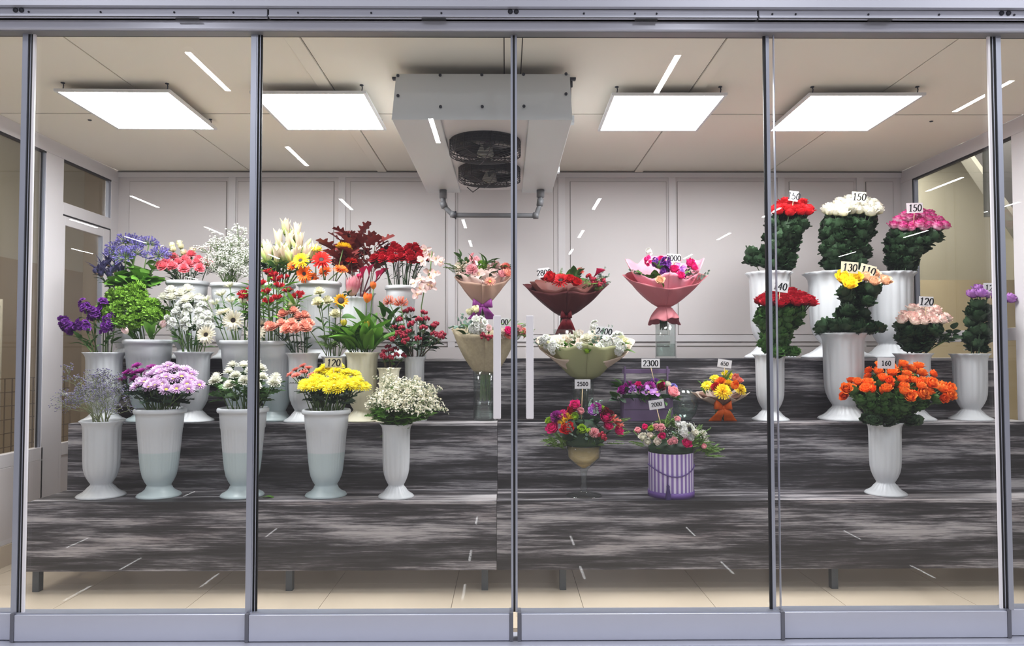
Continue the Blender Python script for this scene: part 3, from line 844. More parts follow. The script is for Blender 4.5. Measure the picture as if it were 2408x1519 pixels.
def leaf_mesh(Lw=.28, fold=.25, bend=.35, nv=6, prof='leaf', seed=0, petiole=.08):
    """one leaf along +X, face up +Z"""
    mb = MB(); R_ = random.Random(seed)
    def fn(u, v):
        x = petiole + (1 - petiole) * v
        if prof == 'leaf': w = Lw * math.sin(PI * min(1, .04 + .95 * v ** .8)) ** .8
        elif prof == 'round': w = Lw * max(.02, math.sin(PI * min(1, .06 + .93 * v))) ** .5
        elif prof == 'lance': w = Lw * max(.03, math.sin(PI * min(1, .12 + .87 * v ** .9))) ** .7
        else: w = Lw
        uu = 2 * u - 1
        sag = -bend * v * v + bend * .5 * v
        a = bend * v * 1.2
        return ((x * (1 - bend * bend * .2 * v), uu * w, sag + fold * abs(uu) * w + .01 * math.sin(9 * x + 3 * uu)), .3 + .5 * v + .2 * abs(uu))
    mb.grid(fn, 4 if prof != 'lance' else 2, nv)
    mb.tube([(0, 0, 0), (petiole + .02, 0, 0)], .012, 3, 0)
    return mb
def sprig_mesh(n=3, seed=0, Lw=.28):
    """petiole with n leaflets"""
    mb = MB(); R_ = random.Random(seed)
    mb.tube([(0, 0, 0), (.35, 0, .03), (.55, 0, .02)], .012, 3)
    lf = leaf_mesh(Lw, .22, .3, 5, seed=seed)
    spots = [(.55, 0, .55)] + [(.30, s * 1.0, .42) for s in (1, -1)] + ([(.15, s * 1.15, .34) for s in (1, -1)] if n > 3 else [])
    for (x, a, s) in spots:
        mb.merge(lf, Matrix.Translation((x, 0, .02)) @ Matrix.Rotation(a + R_.uniform(-.15, .15), 4, 'Z') @ Matrix.Rotation(R_.uniform(-.4, .4), 4, 'X') @ Matrix.Rotation(R_.uniform(-.3, .2), 4, 'Y') @ Matrix.Scale(s, 4))
    return mb
def oak_leaf(seed=0):
    mb = MB(); R_ = random.Random(seed)
    pts = []
    outline = [(0.12, .03), (.2, .16), (.24, .30), (.30, .20), (.37, .19), (.46, .46), (.52, .36), (.55, .24), (.62, .22), (.72, .42), (.77, .34), (.78, .22), (.84, .20), (.94, .24), (.95, .12), (1.0, 0.0)]
    top = [(x, w + R_.uniform(-.02, .02) if 0 < w else 0) for x, w in outline]
    def z(x, y): return -.18 * x * x + .30 * abs(y) ** 1.2
    for s in (1, -1):
        vs = []; fs = []
        for (x, w) in top:
            vs.append((x, 0, z(x, 0))); vs.append((x, s * w, z(x, w)))
        for i in range(len(top) - 1):
            f = (2 * i, 2 * i + 2, 2 * i + 3, 2 * i + 1)
            fs.append(f if s > 0 else f[::-1])
        mb.add(vs, fs, 0, [.3 + .6 * abs(v[1]) for v in vs])
    mb.tube([(0, 0, 0), (.13, 0, 0)], .012, 3)
    return mb
def tiny_spray(seed, nb=26, r=1.0, blossom='dot', spread=.42, h=1.0, green=1):
    """forked stem that ends in a cloud of tiny blossoms; height 1"""
    R_ = random.Random(seed); st = MB(); bl = MB()
    def blossom_at(p, s):
        if blossom == 'dot':
            v = [(p.x + s * a, p.y + s * b, p.z + s * c) for a, b, c in ((1, 0, 0), (-1, 0, 0), (0, 1, 0), (0, -1, 0), (0, 0, .8), (0, 0, -.8))]
            bl.add(v, [(0, 2, 4), (2, 1, 4), (1, 3, 4), (3, 0, 4), (2, 0, 5), (1, 2, 5), (3, 1, 5), (0, 3, 5)], 0)
        else:
            n = Vector((R_.uniform(-.6, .6), R_.uniform(-1, .1), R_.uniform(.3, 1))).normalized()
            q = n.to_track_quat('Z', 'Y')
            vs = [p + q @ Vector((s * 1.5 * math.cos(a * PI / 4), s * 1.5 * math.sin(a * PI / 4), 0 if a % 2 else s * .3)) for a in range(8)]
            bl.add([p + n * s * .1] + vs, [(0, i + 1, (i + 1) % 8 + 1) for i in range(8)], 0)
            bl.add([p + n * s * .55] + [p + n * s * .2 + q @ Vector((s * .45 * math.cos(a * PI / 2), s * .45 * math.sin(a * PI / 2), 0)) for a in range(4)], [(0, i + 1, (i + 1) % 4 + 1) for i in range(4)], 1)
    st.tube([(0, 0, 0), (R_.uniform(-.02, .02), R_.uniform(-.02, .02), .3), (0, 0, .55)], [.009, .008, .006], 4)
    for b in range(5):
        a = 2 * PI * b / 5 + R_.uniform(-.3, .3); z0 = R_.uniform(.3, .55)
        e = Vector((spread * R_.uniform(.3, 1) * math.cos(a), spread * R_.uniform(.3, 1) * math.sin(a), R_.uniform(.66, .85)))
        s0 = Vector((0, 0, z0)); st.tube([s0, (s0 + e) / 2 + Vector((0, 0, -.03)), e], .004, 3)
        for c in range(nb // 5):
            g = e + Vector((R_.gauss(0, .09), R_.gauss(0, .09), R_.uniform(.02, .18))) * r
            st.tube([e, g], .003, 3, cap=False)
            for d in range(4):
                k_ = g + Vector((R_.gauss(0, .035), R_.gauss(0, .035), R_.uniform(-.02, .05)))
                st.tube([g, k_], .002, 3, cap=False)
                blossom_at(k_, R_.uniform(.015, .023) * r)
    return st, bl
def umbel(seed):
    R_ = random.Random(seed); mb = MB()
    for i in range(44):
        n = Vector((R_.gauss(0, 1), R_.gauss(0, 1), abs(R_.gauss(0, .9)) - .25)).normalized()
        L = R_.uniform(.36, .5)
        q = n.to_track_quat('Z', 'Y').to_matrix().to_4x4()
        mb.tube([(0, 0, 0), n * L * .62], .008, 3, 1, cap=False)
        b = MB()
        b.lathe([(.008, 0), (.018, .08), (.022, .13)], 5, 0, cap0=False)
        for j in range(4): petal(b, j * PI / 2 + R_.random(), .015, .11, .09, .018, 20, 60, nu=1, nv=2, prof='point')
        mb.merge(b, Matrix.Translation(n * L * .6) @ q)
    return mb.unitise()
def stock_head(seed):
    """short spike of crinkled four-petalled blossoms"""
    R_ = random.Random(seed); mb = MB()
    for i in range(17):
        z = R_.uniform(-.1, .75); a = i * 2.4; r = .30 * (1 - .5 * max(0, z))
        n = Vector((math.cos(a), math.sin(a), .4 + z)).normalized()
        M = Matrix.Translation((r * math.cos(a), r * math.sin(a), z)) @ n.to_track_quat('Z', 'Y').to_matrix().to_4x4()
        b = MB()
        for j in range(5): petal(b, j * 2 * PI / 5, .01, 0, .22, .13, 50, 95, nu=3, nv=2, ruf=.025, prof='fan', frill=6)
        for j in range(3): petal(b, j * 2 * PI / 3 + .4, .01, .03, .15, .10, 15, 50, nu=3, nv=2, ruf=.025, prof='fan', frill=6)
        mb.merge(b, M)
    return mb.unitise()
def curly_head(seed):
    R_ = random.Random(seed); mb = MB()
    for i in range(46):
        n = Vector((R_.gauss(0, 1), R_.gauss(0, 1), abs(R_.gauss(0, 1)) - .2)).normalized()
        M = Matrix.Translation(n * R_.uniform(.2, .4) * Vector((1, 1, .9)).length / 1.7) @ n.to_track_quat('Z', 'Y').to_matrix().to_4x4()
        b = MB()
        for j in range(3): petal(b, j * 2.1, .0, 0, .17, .09, 20, 70, nu=5, nv=2, ruf=.04, prof='fan', frill=9)
        mb.merge(b, M)
    return mb.unitise()
def protea_bloom(seed):
    R_ = random.Random(seed); mb = MB()
    for (n, r0, L, a0, a1) in ((12, .30, 1.0, 24, -8), (12, .26, 1.1, 14, -12), (9, .16, 1.15, 6, -12)):
        ring(mb, n, R_, R_.random(), .05, r0=r0, z0=0, L=L, Wd=.10, a0=a0, a1=a1, cup=.3, nu=2, nv=5, prof='point')
    mb.lathe([(.1, -.15), (.3, 0), (.34, .25), (.25, .7), (.05, .8)], 12, 1, cap1=True)
    return mb.unitise()
def calla_bloom(seed):
    mb = MB()
    def fn(u, v):
        a = (u - .5) * 2 * PI * 1.12 + PI / 2
        r = .05 + .30 * v ** 1.6 * (1 + .5 * math.cos((u - .5) * PI) * v)
        z = 1.25 * v * (1 + .25 * v * math.cos((u - .5) * 2 * PI))
        return ((r * math.cos(a), -r * math.sin(a) + .02, z - .0), v)
    mb.grid(fn, 16, 6); mb.tube([(0, 0, .35), (0, 0, 1.05)], .045, 6, 1)
    return mb.unitise()
def orchid_bloom(seed):
    R_ = random.Random(seed); mb = MB()
    for (a, L, w) in ((90, .48, .15), (200, .5, .20), (-20, .5, .20), (235, .46, .14), (-55, .46, .14)):
        petal(mb, math.radians(a), .02, 0, L, w, 80, 88, cup=.3, nv=4, prof='round')
    petal(mb, math.radians(270), .02, .02, .26, .12, 40, 85, cup=-.6, nv=3, mi=1)
    mb.lathe([(.03, 0), (.04, .14), (.02, .17)], 6, 0, cap1=True)
    return mb.unitise()
def pincushion_bloom(seed):
    R_ = random.Random(seed); mb = MB()
    for i in range(80):
        n = Vector((R_.gauss(0, 1), R_.gauss(0, 1), abs(R_.gauss(0, 1)) - .3)).normalized()
        mb.tube([n * .15, n * .40 + Vector((0, 0, .06)), n * .46 + Vector((0, 0, .12))], [.014, .010, .016], 3, 0, t0=0, t1=1)
    return mb.unitise()
def berry_cluster(seed):
    R_ = random.Random(seed); mb = MB()
    for i in range(7):
        a = i * 2.4; r = .3 * math.sqrt(i / 7)
        c = Vector((r * math.cos(a), r * math.sin(a), .35 - .4 * r + R_.uniform(-.05, .05)))
        mb.tube([(0, 0, -.3), c], .012, 3, 1, cap=False)
        b = MB(); b.lathe([(.03, -.04), (.10, .02), (.12, .12), (.09, .22), (.02, .28)], 7, 0, cap1=True)
        mb.merge(b, Matrix.Translation(c) @ Matrix.Rotation(R_.uniform(-.4, .4), 4, 'X'))
    return mb.unitise()
def lstro_bloom(seed):
    R_ = random.Random(seed); mb = MB()
    for i in range(4):
        a = i * PI / 2 + R_.uniform(-.3, .3)
        n = Vector((math.cos(a) * .8, math.sin(a) * .8, .9)).normalized()
        b = MB()
        for k in range(2): ring(b, 3, R_, k * PI / 3, .08, r0=.02, z0=0, L=.42, Wd=.085, a0=14, a1=18, a2=50, cup=.3, nu=2, nv=4, prof='point')
        mb.tube([(0, 0, -.15), n * .1], .015, 3, 1, cap=False)
        mb.merge(b, Matrix.Translation(n * .1) @ n.to_track_quat('Z', 'Y').to_matrix().to_4x4())
    return mb.unitise()
def euca_sprig(seed, n=9):
    R_ = random.Random(seed); mb = MB()
    mb.tube([(0, 0, 0), (.5, .02, .05), (1, 0, .02)], .008, 3, 1)
    lf = leaf_mesh(.42, .05, .15, 4, prof='round', petiole=.12)
    for i in range(n):
        x = .12 + .86 * i / n
        mb.merge(lf, Matrix.Translation((x, 0, .04)) @ Matrix.Rotation((1 if i % 2 else -1) * R_.uniform(.7, 1.5), 4, 'Z') @ Matrix.Rotation(R_.uniform(-.8, .8), 4, 'X') @ Matrix.Scale(.26 - .1 * i / n, 4))
    return mb
def fern_sprig(seed, n=14, w=.28):
    R_ = random.Random(seed); mb = MB()
    mb.tube([(0, 0, 0), (.5, 0, .05), (1, 0, 0)], .008, 3)
    for i in range(n):
        x = .1 + .9 * i / n
        for s in (1, -1):
            L = w * (1 - .6 * i / n)
            mb.add([(x, 0, .04), (x + L * .5, s * L * .6, .05 + R_.uniform(-.05, .05)), (x + L, s * L * .95, .03), (x + L * .6, s * L * .35, .03)], [(0, 1, 2, 3)] if s < 0 else [(0, 3, 2, 1)], 0)
    return mb

# ---- colours of petals and leaves
LEAF = petal_mat('leaf_rose', '31492f', '283c27', rough=.45, trans=.12, objvar=.3)
LEAFB = petal_mat('leaf_bright', '5f8f35', '4c7a2c', rough=.45, trans=.2, objvar=.2)
LEAFM = petal_mat('leaf_mid', '466b34', '38582b', rough=.5, trans=.15, objvar=.25)
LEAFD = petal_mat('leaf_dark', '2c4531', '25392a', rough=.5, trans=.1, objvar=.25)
EUCA = petal_mat('leaf_eucalyptus', '7d968a', '6c8579', rough=.6, trans=.1, objvar=.15)
STEM = petal_mat('stem_green', '5b7442', rough=.55, trans=0, objvar=.2)
STEMD = petal_mat('stem_dark', '3d5238', rough=.55, trans=0, objvar=.2)
STEMG = petal_mat('stem_greygreen', '79805f', rough=.6, trans=0, objvar=.2)
STEMW = petal_mat('stem_woody', '5c5140', rough=.6, trans=0, objvar=.2)
CURLY = petal_mat('curly_green', '74a030', '437024', rough=.6, trans=.2)
FERN = petal_mat('fern_green', '6d8c45', '55753a', rough=.6, trans=.2)
YEYE = mat('eye_yellow', 'd8b534', .7); DEYE = mat('eye_dark', '2a1c16', .7); GEYE = mat('eye_greenish', 'b2b04c', .7)
def pm(n, *a, **k): return petal_mat('petal_' + n, *a, **k)
C = dict(
    red=pm('bright_red', 'd2222a', 'a5121a'), dred=pm('dark_red', 'a81226', '6d0817'), white=pm('white', 'efecdf', 'dfdcb4'),
    pinkw=pm('pink_white', 'f4a6cc', 'e76cab', mid='f8d3e3', edge='d92f8c'), yellow=pm('yellow', 'fbe03a', 'f0c21c'), peach=pm('peach', 'f7cfae', 'eeb88c'),
    cream=pm('cream_red', 'f8ece4', 'efe6cf', edge='f0c8c0'), creamp=pm('cream', 'f7eee4', 'efe3cc'), lilacr=pm('lilac_rose', 'c78ed6', 'a561bd'),
    orange=pm('orange', 'f87a28', 'f06a1c', edge='fb8f3c'), orange2=pm('deep_orange', 'f2621c', 'ea6a1c'),
    lilac=pm('lilac_daisy', 'e3c5e6', 'bd84c2'), magenta=pm('magenta_daisy', 'a0278f', '7b1670'), yell2=pm('yellow_daisy', 'fdf03a', 'f3dc1c'),
    wht2=pm('white_daisy', 'ebeae0', 'd6d6b4'), salmon=pm('salmon_daisy', 'ec8f80', 'd86a63'), pinkc=pm('pink_carnation', 'ef8793', 'd8616f'),
    redc=pm('red_carnation', 'b81427', '8a0e1c'), peachc=pm('peach_carnation', 'f3b3a0', 'e4917f'), creamc=pm('cream_carnation', 'f3efd2', 'e2e0a8'),
    gyell=pm('gerbera_yellow', 'fbd733', 'f1b81c'), gor=pm('gerbera_orange', 'f07a28', 'e35a16'), gred=pm('gerbera_red', 'dc2a1e', 'b81a18'), gwh=pm('gerbera_white', 'ebe6d6', 'dcd4b4'),
    violet=pm('violet_blue', '7d74b8', '5f5699'), stock=pm('stock_purple', '6d2a8c', '4d1a69'), stockw=pm('stock_white', 'e6e6e4', 'cbd2b6'),
    lily=pm('lily', 'ede4d4', 'bccb7c', mid='ecd6c4'), lbud=pm('lily_bud', 'dbe4a4', 'a9c25f'), tulo=pm('tulip_orange', 'ee6a2c', 'f0a03c'), tulp=pm('tulip_pink', 'f0cfd2', 'e3dcc4'),
    tuly=pm('tulip_yellow', 'e8cf48', 'cabd45'), oak=pm('oak_leaf', '8a3c34', '66262a', trans=.2), protea=pm('protea', 'd88a94', 'e3b0a8', mid='c9707f'), calla=pm('calla', 'b51d4e', '8a1238'),
    orchid=pm('orchid', 'e6c3bf', 'eed6cc'), lip=pm('orchid_lip', 'e8c6a0'), pinc=pm('pincushion', 'ee7f5a', 'd85c3c'), berry=pm('berry', '962036', '7c172a', rough=.3, trans=0),
    alst=pm('alstroemeria', 'b9202c', '8c1620'), gyp=pm('gypsophila', 'efeee8'), cham=pm('chamomile', 'f6f2e3'), limo=pm('limonium', '8a84a3'),
    hotpink=pm('hot_pink', 'e42c85', 'c01f6c'), rosep=pm('soft_pink', 'f2b6bd', 'e79aa4'), purp=pm('purple', '7a3f9e', '5d2a80'), viob=pm('violet_dark', '5a4a86', '43376b'),
    statice=pm('dark_blue_spike', '55527c', '3c4460'), sun=pm('sunflower', 'f3b41f', 'd98a14'), limeg=pm('lime_green', 'a5c43c', '86aa30'), burg=pm('burgundy', '6d1428', '4d0d1c'),
)
CENTER = dict(y=YEYE, d=DEYE, g=GEYE)
def variants(fn, count, **k): return [fn(11 * i + 3, **k) for i in range(count)]
SHAPES = {
    'rose': variants(rose_bloom, 3), 'rosebud': variants(rose_bloom, 2, openness=.62), 'carnation': variants(carnation_bloom, 3),
    'daisy': variants(daisy_bloom, 3), 'pompon': variants(pompon_bloom, 2), 'gerbera': variants(daisy_bloom, 2, n=18, layers=3, eye=.13, eyeh=.04, Wd=.042, a0=80, a1=95),
    'sunflower': variants(daisy_bloom, 1, n=13, layers=2, eye=.24, eyeh=.06, Wd=.075, prof='point'), 'tulip': variants(tulip_bloom, 2),
    'lily': [lily_bloom(3, 0.0), lily_bloom(5, .35), lily_bloom(9, .12)], 'bud': [bud_mesh()], 'umbel': variants(umbel, 2), 'stock': variants(stock_head, 3), 'curly': variants(curly_head, 2),
    'protea': variants(protea_bloom, 1), 'calla': variants(calla_bloom, 1), 'orchid': variants(orchid_bloom, 2), 'pincushion': variants(pincushion_bloom, 1),
    'berry': variants(berry_cluster, 3), 'alstro': variants(lstro_bloom, 2),
    'chamomile': variants(daisy_bloom, 1, n=12, layers=1, eye=.16, Wd=.1),
}
LEAVES = {
    'rose': [sprig_mesh(3, s, .36) for s in range(3)], 'rose5': [sprig_mesh(5, s, .34) for s in range(2)], 'leaf': [leaf_mesh(.26, seed=s) for s in range(2)],
    'lance': [leaf_mesh(.085, .15, .5, 7, 'lance'), leaf_mesh(.10, .15, .15, 7, 'lance')], 'tulipleaf': [leaf_mesh(.13, .6, .28, 8, 'lance'), leaf_mesh(.16, .5, .55, 8, 'lance')],
    'oak': [oak_leaf(1), oak_leaf(2)], 'euca': [euca_sprig(1), euca_sprig(2, 7)], 'fern': [fern_sprig(1), fern_sprig(2, 18, .2)], 'mumleaf': [oak_leaf(5)], 'broad': [leaf_mesh(.36, .2, .3)],
    'ruscus': [sprig_mesh(5, 9, .22)],
}
_mc = {}
def shape_mesh(kind, i, mats):
    key = (kind, i, tuple(m.name for m in mats))
    if key not in _mc:
        src = SHAPES.get(kind) or LEAVES[kind]
        _mc[key] = src[i % len(src)].mesh(kind, mats)
    return _mc[key]
def orient(n, spin=0.0):
    n = Vector(n).normalized()
    return n.to_track_quat('Z', 'Y').to_matrix().to_4x4() @ Matrix.Rotation(spin, 4, 'Z')
def orient_x(d, up=(0, 0, 1), roll=0.0):
    d = Vector(d).normalized(); up = Vector(up)
    y = up.cross(d)
    if y.length < .05: y = Vector((0, 1, 0)).cross(d)
    y.normalize(); z = d.cross(y)
    M = Matrix((d, y, z)).transposed().to_4x4()
    return M @ Matrix.Rotation(roll, 4, 'X')
def bloom(parent, kind, col, p, n, diam, rr, center=None, name='bloom', stemmat=None):
    mats = [C[col] if isinstance(col, str) else col]
    if kind in ('rose', 'rosebud', 'carnation'): mats += [LEAFM]
    elif kind in ('daisy', 'gerbera', 'sunflower', 'chamomile', 'pompon'): mats += [CENTER[center or 'g'], LEAFM]
    elif kind in ('lily', 'calla'): mats += [YEYE]
    elif kind in ('umbel', 'berry', 'alstro'): mats += [STEM]
    elif kind == 'protea': mats += [C['peach']]
    elif kind == 'orchid': mats += [C['lip']]
    me = shape_mesh(kind, rr.randrange(3), mats)
    M = Matrix.Translation(p) @ orient(n, rr.uniform(0, 6.28) if kind != 'calla' else 0) @ Matrix.Scale(diam * rr.uniform(.93, 1.07), 4)
    return put(name, me, parent, M)
def leaf(parent, kind, m, p, d, size, rr, name='leaf', roll=None):
    mats = [m] + ([STEM] if kind == 'euca' else [])
    me = shape_mesh(kind, rr.randrange(3), mats)
    return put(name, me, parent, Matrix.Translation(p) @ orient_x(d, roll=rr.uniform(-.6, .6) if roll is None else roll) @ Matrix.Scale(size * rr.uniform(.8, 1.15), 4))

# ================================================================ vases
VASEM = petal_mat('vase_white_plastic', 'd6d8dc', rough=.33, trans=.12, objvar=.02)
VASEC = petal_mat('vase_cream_plastic', 'eee9d2', rough=.35, trans=.12, objvar=.02)
def vase_wet():
    m, nt, b = new_mat('vase_translucent_plastic')
    b.inputs['Roughness'].default_value = .35
    tc = nt.nodes.new('ShaderNodeTexCoord'); sp = nt.nodes.new('ShaderNodeSeparateXYZ'); nt.links.new(tc.outputs['Object'], sp.inputs[0])
    rp = nt.nodes.new('ShaderNodeValToRGB'); rp.color_ramp.interpolation = 'LINEAR'
    rp.color_ramp.elements[0].position = .50; rp.color_ramp.elements[0].color = lin('bccacd')
    rp.color_ramp.elements[1].position = .515; rp.color_ramp.elements[1].color = lin('cfd2d7')
    nt.links.new(sp.outputs['Z'], rp.inputs[0]); nt.links.new(rp.outputs[0], b.inputs['Base Color'])
    return m
VASET = vase_wet()
def vase_a_mesh(n=112):
    """fluted urn with scalloped lip, waist and spreading foot; height 1"""
    def sm(z, a, b): return max(0, min(1, (z - a) / (b - a)))
    def mod(a, z, r):
        f = .006 * sm(z, .24, .34) * (1 - .6 * sm(z, .9, .97)) * abs(math.sin(8 * a)) + .008 * sm(z, .95, 1.0) * math.cos(16 * a)
        if z < .16: f = .006 * sm(z, .0, .05) * abs(math.sin(10 * a))
        return f
    out = [(.245, 0), (.25, .012), (.235, .03), (.185, .06), (.155, .09), (.135, .12), (.112, .145), (.105, .155), (.108, .17), (.125, .2), (.148, .25), (.165, .31), (.176, .38), (.182, .5), (.184, .65),
           (.185, .8), (.186, .88), (.192, .93), (.207, .97), (.228, 1.0), (.224, 1.003), (.200, .975), (.183, .93), (.176, .85), (.172, .6), (.160, .38), (.10, .22)]
    mb = MB(); mb.lathe(out, n, 0, mod, cap0=True, cap1=True); mb.t = [.8] * len(mb.v); return mb
def vase_b_mesh(n=120):
    """tapered bucket vase with rolled rim and ribbed middle; height 1"""
    def mod(a, z, r): return -.006 * (abs(math.sin(18 * a)) ** .5) if .30 < z < .765 and r > .12 else 0
    out = [(.225, 0), (.228, .010), (.215, .03), (.17, .055), (.14, .085), (.128, .115), (.120, .12), (.124, .135), (.145, .17), (.17, .23), (.182, .29), (.188, .31), (.2, .42), (.215, .6), (.228, .76), (.232, .775),
           (.240, .9), (.243, .945), (.262, .948), (.268, .962), (.268, .985), (.258, 1.0), (.235, .998), (.228, .9), (.2, .5), (.12, .2)]
    mb = MB(); mb.lathe(out, n, 0, mod, cap0=True, cap1=True); mb.t = [.8] * len(mb.v); return mb
VM = {'a': (vase_a_mesh(), .228), 'b': (vase_b_mesh(), .268)}
_vm = {}
def vase(kind, cx, rim_py, w_px, Y, zs, label, m=None, name='vase', group='white flower vases'):
    top = W(cx, rim_py, Y); h = top.z - zs; rr = w_px / 2 * Y / F
    src, ur = VM[kind]; m = m or VASEM
    key = (kind, m.name)
    if key not in _vm: _vm[key] = src.mesh(name, [m])
    o = put(name, _vm[key]); o.location = (top.x, Y, zs); o.scale = (rr / ur, rr / ur, h)
    tag(o, label, 'vase', group)
    return dict(c=Vector((top.x, Y, zs)), top=Vector((top.x, Y, top.z)), r=rr * (.74 if kind == 'a' else .84), h=h, o=o)

def bez(a, b, c, n):
    return [a * (1 - t) ** 2 + b * 2 * t * (1 - t) + c * t * t for t in [i / n for i in range(n + 1)]]
def head_points(n, box, Y, ysp, rr, dome=True, mind=.6):
    """scatter n heads over the pixel box at depth Y, lower towards the front"""
    x0, x1, y0, y1 = box; pts = []; q = []
    for _ in range(n):
        best = None; bd = -1
        for t in range(14):
            u = rr.uniform(-1, 1); w = rr.uniform(-1, 1)
            if dome and u * u + w * w > 1: continue
            lift = (1 - .75 * (u * u)) if dome else 1
            v = .5 + .5 * w + rr.uniform(-.12, .12)         # 0 = front, 1 = back
            py = y1 - (y1 - y0) * max(0, min(1, v)) * lift
            d = min([((u - a) ** 2 + 1.3 * (v - b) ** 2) for a, b in q] or [9])
            if d > bd: bd = d; best = (u, v, py, w)
        u, v, py, w = best; q.append((u, v))
        px = (x0 + x1) / 2 + u * (x1 - x0) / 2
        pts.append(W(px, py, Y + ysp * w))
    return pts
SINK = .18
def stem_pts(V, head, rr, n=7, down=None, lean=.5):
    """curve from inside the vase through its mouth to the head"""
    a = rr.uniform(0, 2 * PI); r = V['r'] * .45 * rr.random()
    base = V['top'] + Vector((r * math.cos(a), r * math.sin(a), -(down or min(SINK, V['h'] * .55))))
    mouth = V['top'] + Vector(((head.x - V['top'].x) * .55, (head.y - V['top'].y) * .55, 0))
    m = mouth - V['top']; m.z = 0
    if m.length > V['r'] * .8: m = m.normalized() * V['r'] * .8
    m += Vector((rr.uniform(-.2, .2) * V['r'], rr.uniform(-.2, .2) * V['r'], 0))
    mouth = V['top'] + m
    mouth.z += .0
    dx = head - mouth; ctrl = mouth + Vector((dx.x * .42, dx.y * .42, dx.z * lean))
    pts = [base, base.lerp(mouth, .5), mouth] + bez(mouth, ctrl, head, n)[1:]
    return pts
def flower(V, head, nm, label, cat, group, kind, col, diam, rr, face=(1, .8, .4), center=None, stem_r=.003, stemm=None,
           leaves=0, leafkind='rose', leafm=None, leafsize=.08, lrange=(.35, .9), droop=0.0, extra=None, bloomname='bloom', lean=.5, leafup=.3):
    pts = stem_pts(V, head, rr, lean=lean)
    t = thing(nm, label, cat, pts[0], group)
    L = [p - pts[0] for p in pts]
    mb = MB(); mb.tube(L, stem_r, 5, 0)
    put('stem', mb.mesh('stem', [stemm or STEM]), t)
    out = head - V['top']; out.z = 0
    d = (L[-1] - L[-2]).normalized()
    n = (d * face[0] + Vector((0, 0, 1)) * face[1] + Vector((0, -1, 0)) * face[2] + Vector((rr.uniform(-.25, .25), rr.uniform(-.2, .2), rr.uniform(-.1, .1)))).normalized()
    if kind: bloom(t, kind, col, L[-1], n, diam, rr, center, bloomname)
    if extra: extra(t, L, n, rr)
    N = len(L) - 1
    for i in range(leaves):
        f = lrange[0] + (lrange[1] - lrange[0]) * (i + rr.random()) / leaves
        x = 2 + f * (N - 2); j = min(N - 1, int(x)); p = L[j].lerp(L[j + 1], x - j)
        az = rr.uniform(0, 2 * PI)
        dd = Vector((math.cos(az), math.sin(az), 0)) + out.normalized() * .5 if out.length > .01 else Vector((math.cos(az), math.sin(az), 0))
        dd += Vector((0, 0, rr.uniform(-.3, .9) * .6 + leafup))
        leaf(t, leafkind, leafm or LEAF, p, dd, leafsize, rr)
    return t
# ================================================================ vases and bunches
R1, R2, R3 = 4.21, 4.565, 4.93
ORD = ['leftmost', 'second', 'third', 'fourth', 'fifth', 'sixth', 'seventh', 'eighth', 'ninth', 'tenth', 'eleventh', 'twelfth', 'thirteenth', 'fourteenth', 'fifteenth', 'sixteenth', 'seventeenth', 'eighteenth', 'nineteenth', 'twentieth', 'twenty-first']
def screen(p):
    q = CAMROT.transposed() @ (Vector(p) - Vector((0, 0, H0)))
    return 1204 + F * q.x / -q.z, 779.5 - F * q.y / -q.z
def place_words(pts):
    """where each head shows: its row (by height) and its rank from the left"""
    n = len(pts); sc = [screen(p) for p in pts]
    rows = 1 if n <= 7 else (2 if n <= 16 else 3)
    names = {1: ['', ], 2: ['upper row, ', 'lower row, '], 3: ['top row, ', 'middle row, ', 'bottom row, ']}[rows]
    order = sorted(range(n), key=lambda i: sc[i][1]); out = [''] * n
    per = math.ceil(n / rows)
    for r in range(rows):
        idx = sorted(order[r * per:(r + 1) * per], key=lambda i: sc[i][0])
        for k_, i in enumerate(idx):
            w = 'leftmost' if k_ == 0 else ('rightmost' if k_ == len(idx) - 1 else ORD[k_] + ' from left')
            out[i] = names[r] + w
    return out
def bunch(V, n, box, Y, ysp, seed, dome=True, **kw):
    rr = random.Random(seed)
    out = []
    kinds = kw.pop('mix', None)
    hp = head_points(n, box, Y, ysp, rr, dome); words = place_words(hp)
    for i, p in enumerate(hp):
        k2 = dict(kw); k2['label'] = kw['label'] + ', ' + words[i]
        if kinds:
            for a, b in kinds[i % len(kinds)].items(): k2[a] = b
        out.append(flower(V, p, rr=rr, **k2))
    return out
def at_px(V, pts, seed, Y, **kw):
    """flowers whose heads are named one by one: (px, py, depth offset)"""
    rr = random.Random(seed)
    words = place_words([W(q[0], q[1], Y) for q in pts])
    for q, wd in zip(pts, words):
        k2 = dict(kw)
        if kw.get('label') and len(pts) > 1: k2['label'] = kw['label'] + ', ' + wd
        if len(q) > 3:
            k2.update(q[3])
        flower(V, W(q[0], q[1], Y + q[2]), rr=rr, **k2)
def greens(V, n, box, Y, ysp, seed, nm, label, cat, group, leafkind, leafm, leafsize, leaves=6, stemm=None, **kw):
    bunch(V, n, box, Y, ysp, seed, nm=nm, label=label, cat=cat, group=group, kind=None, col=None, diam=0, leaves=leaves, leafkind=leafkind, leafm=leafm, leafsize=leafsize, stemm=stemm, **kw)
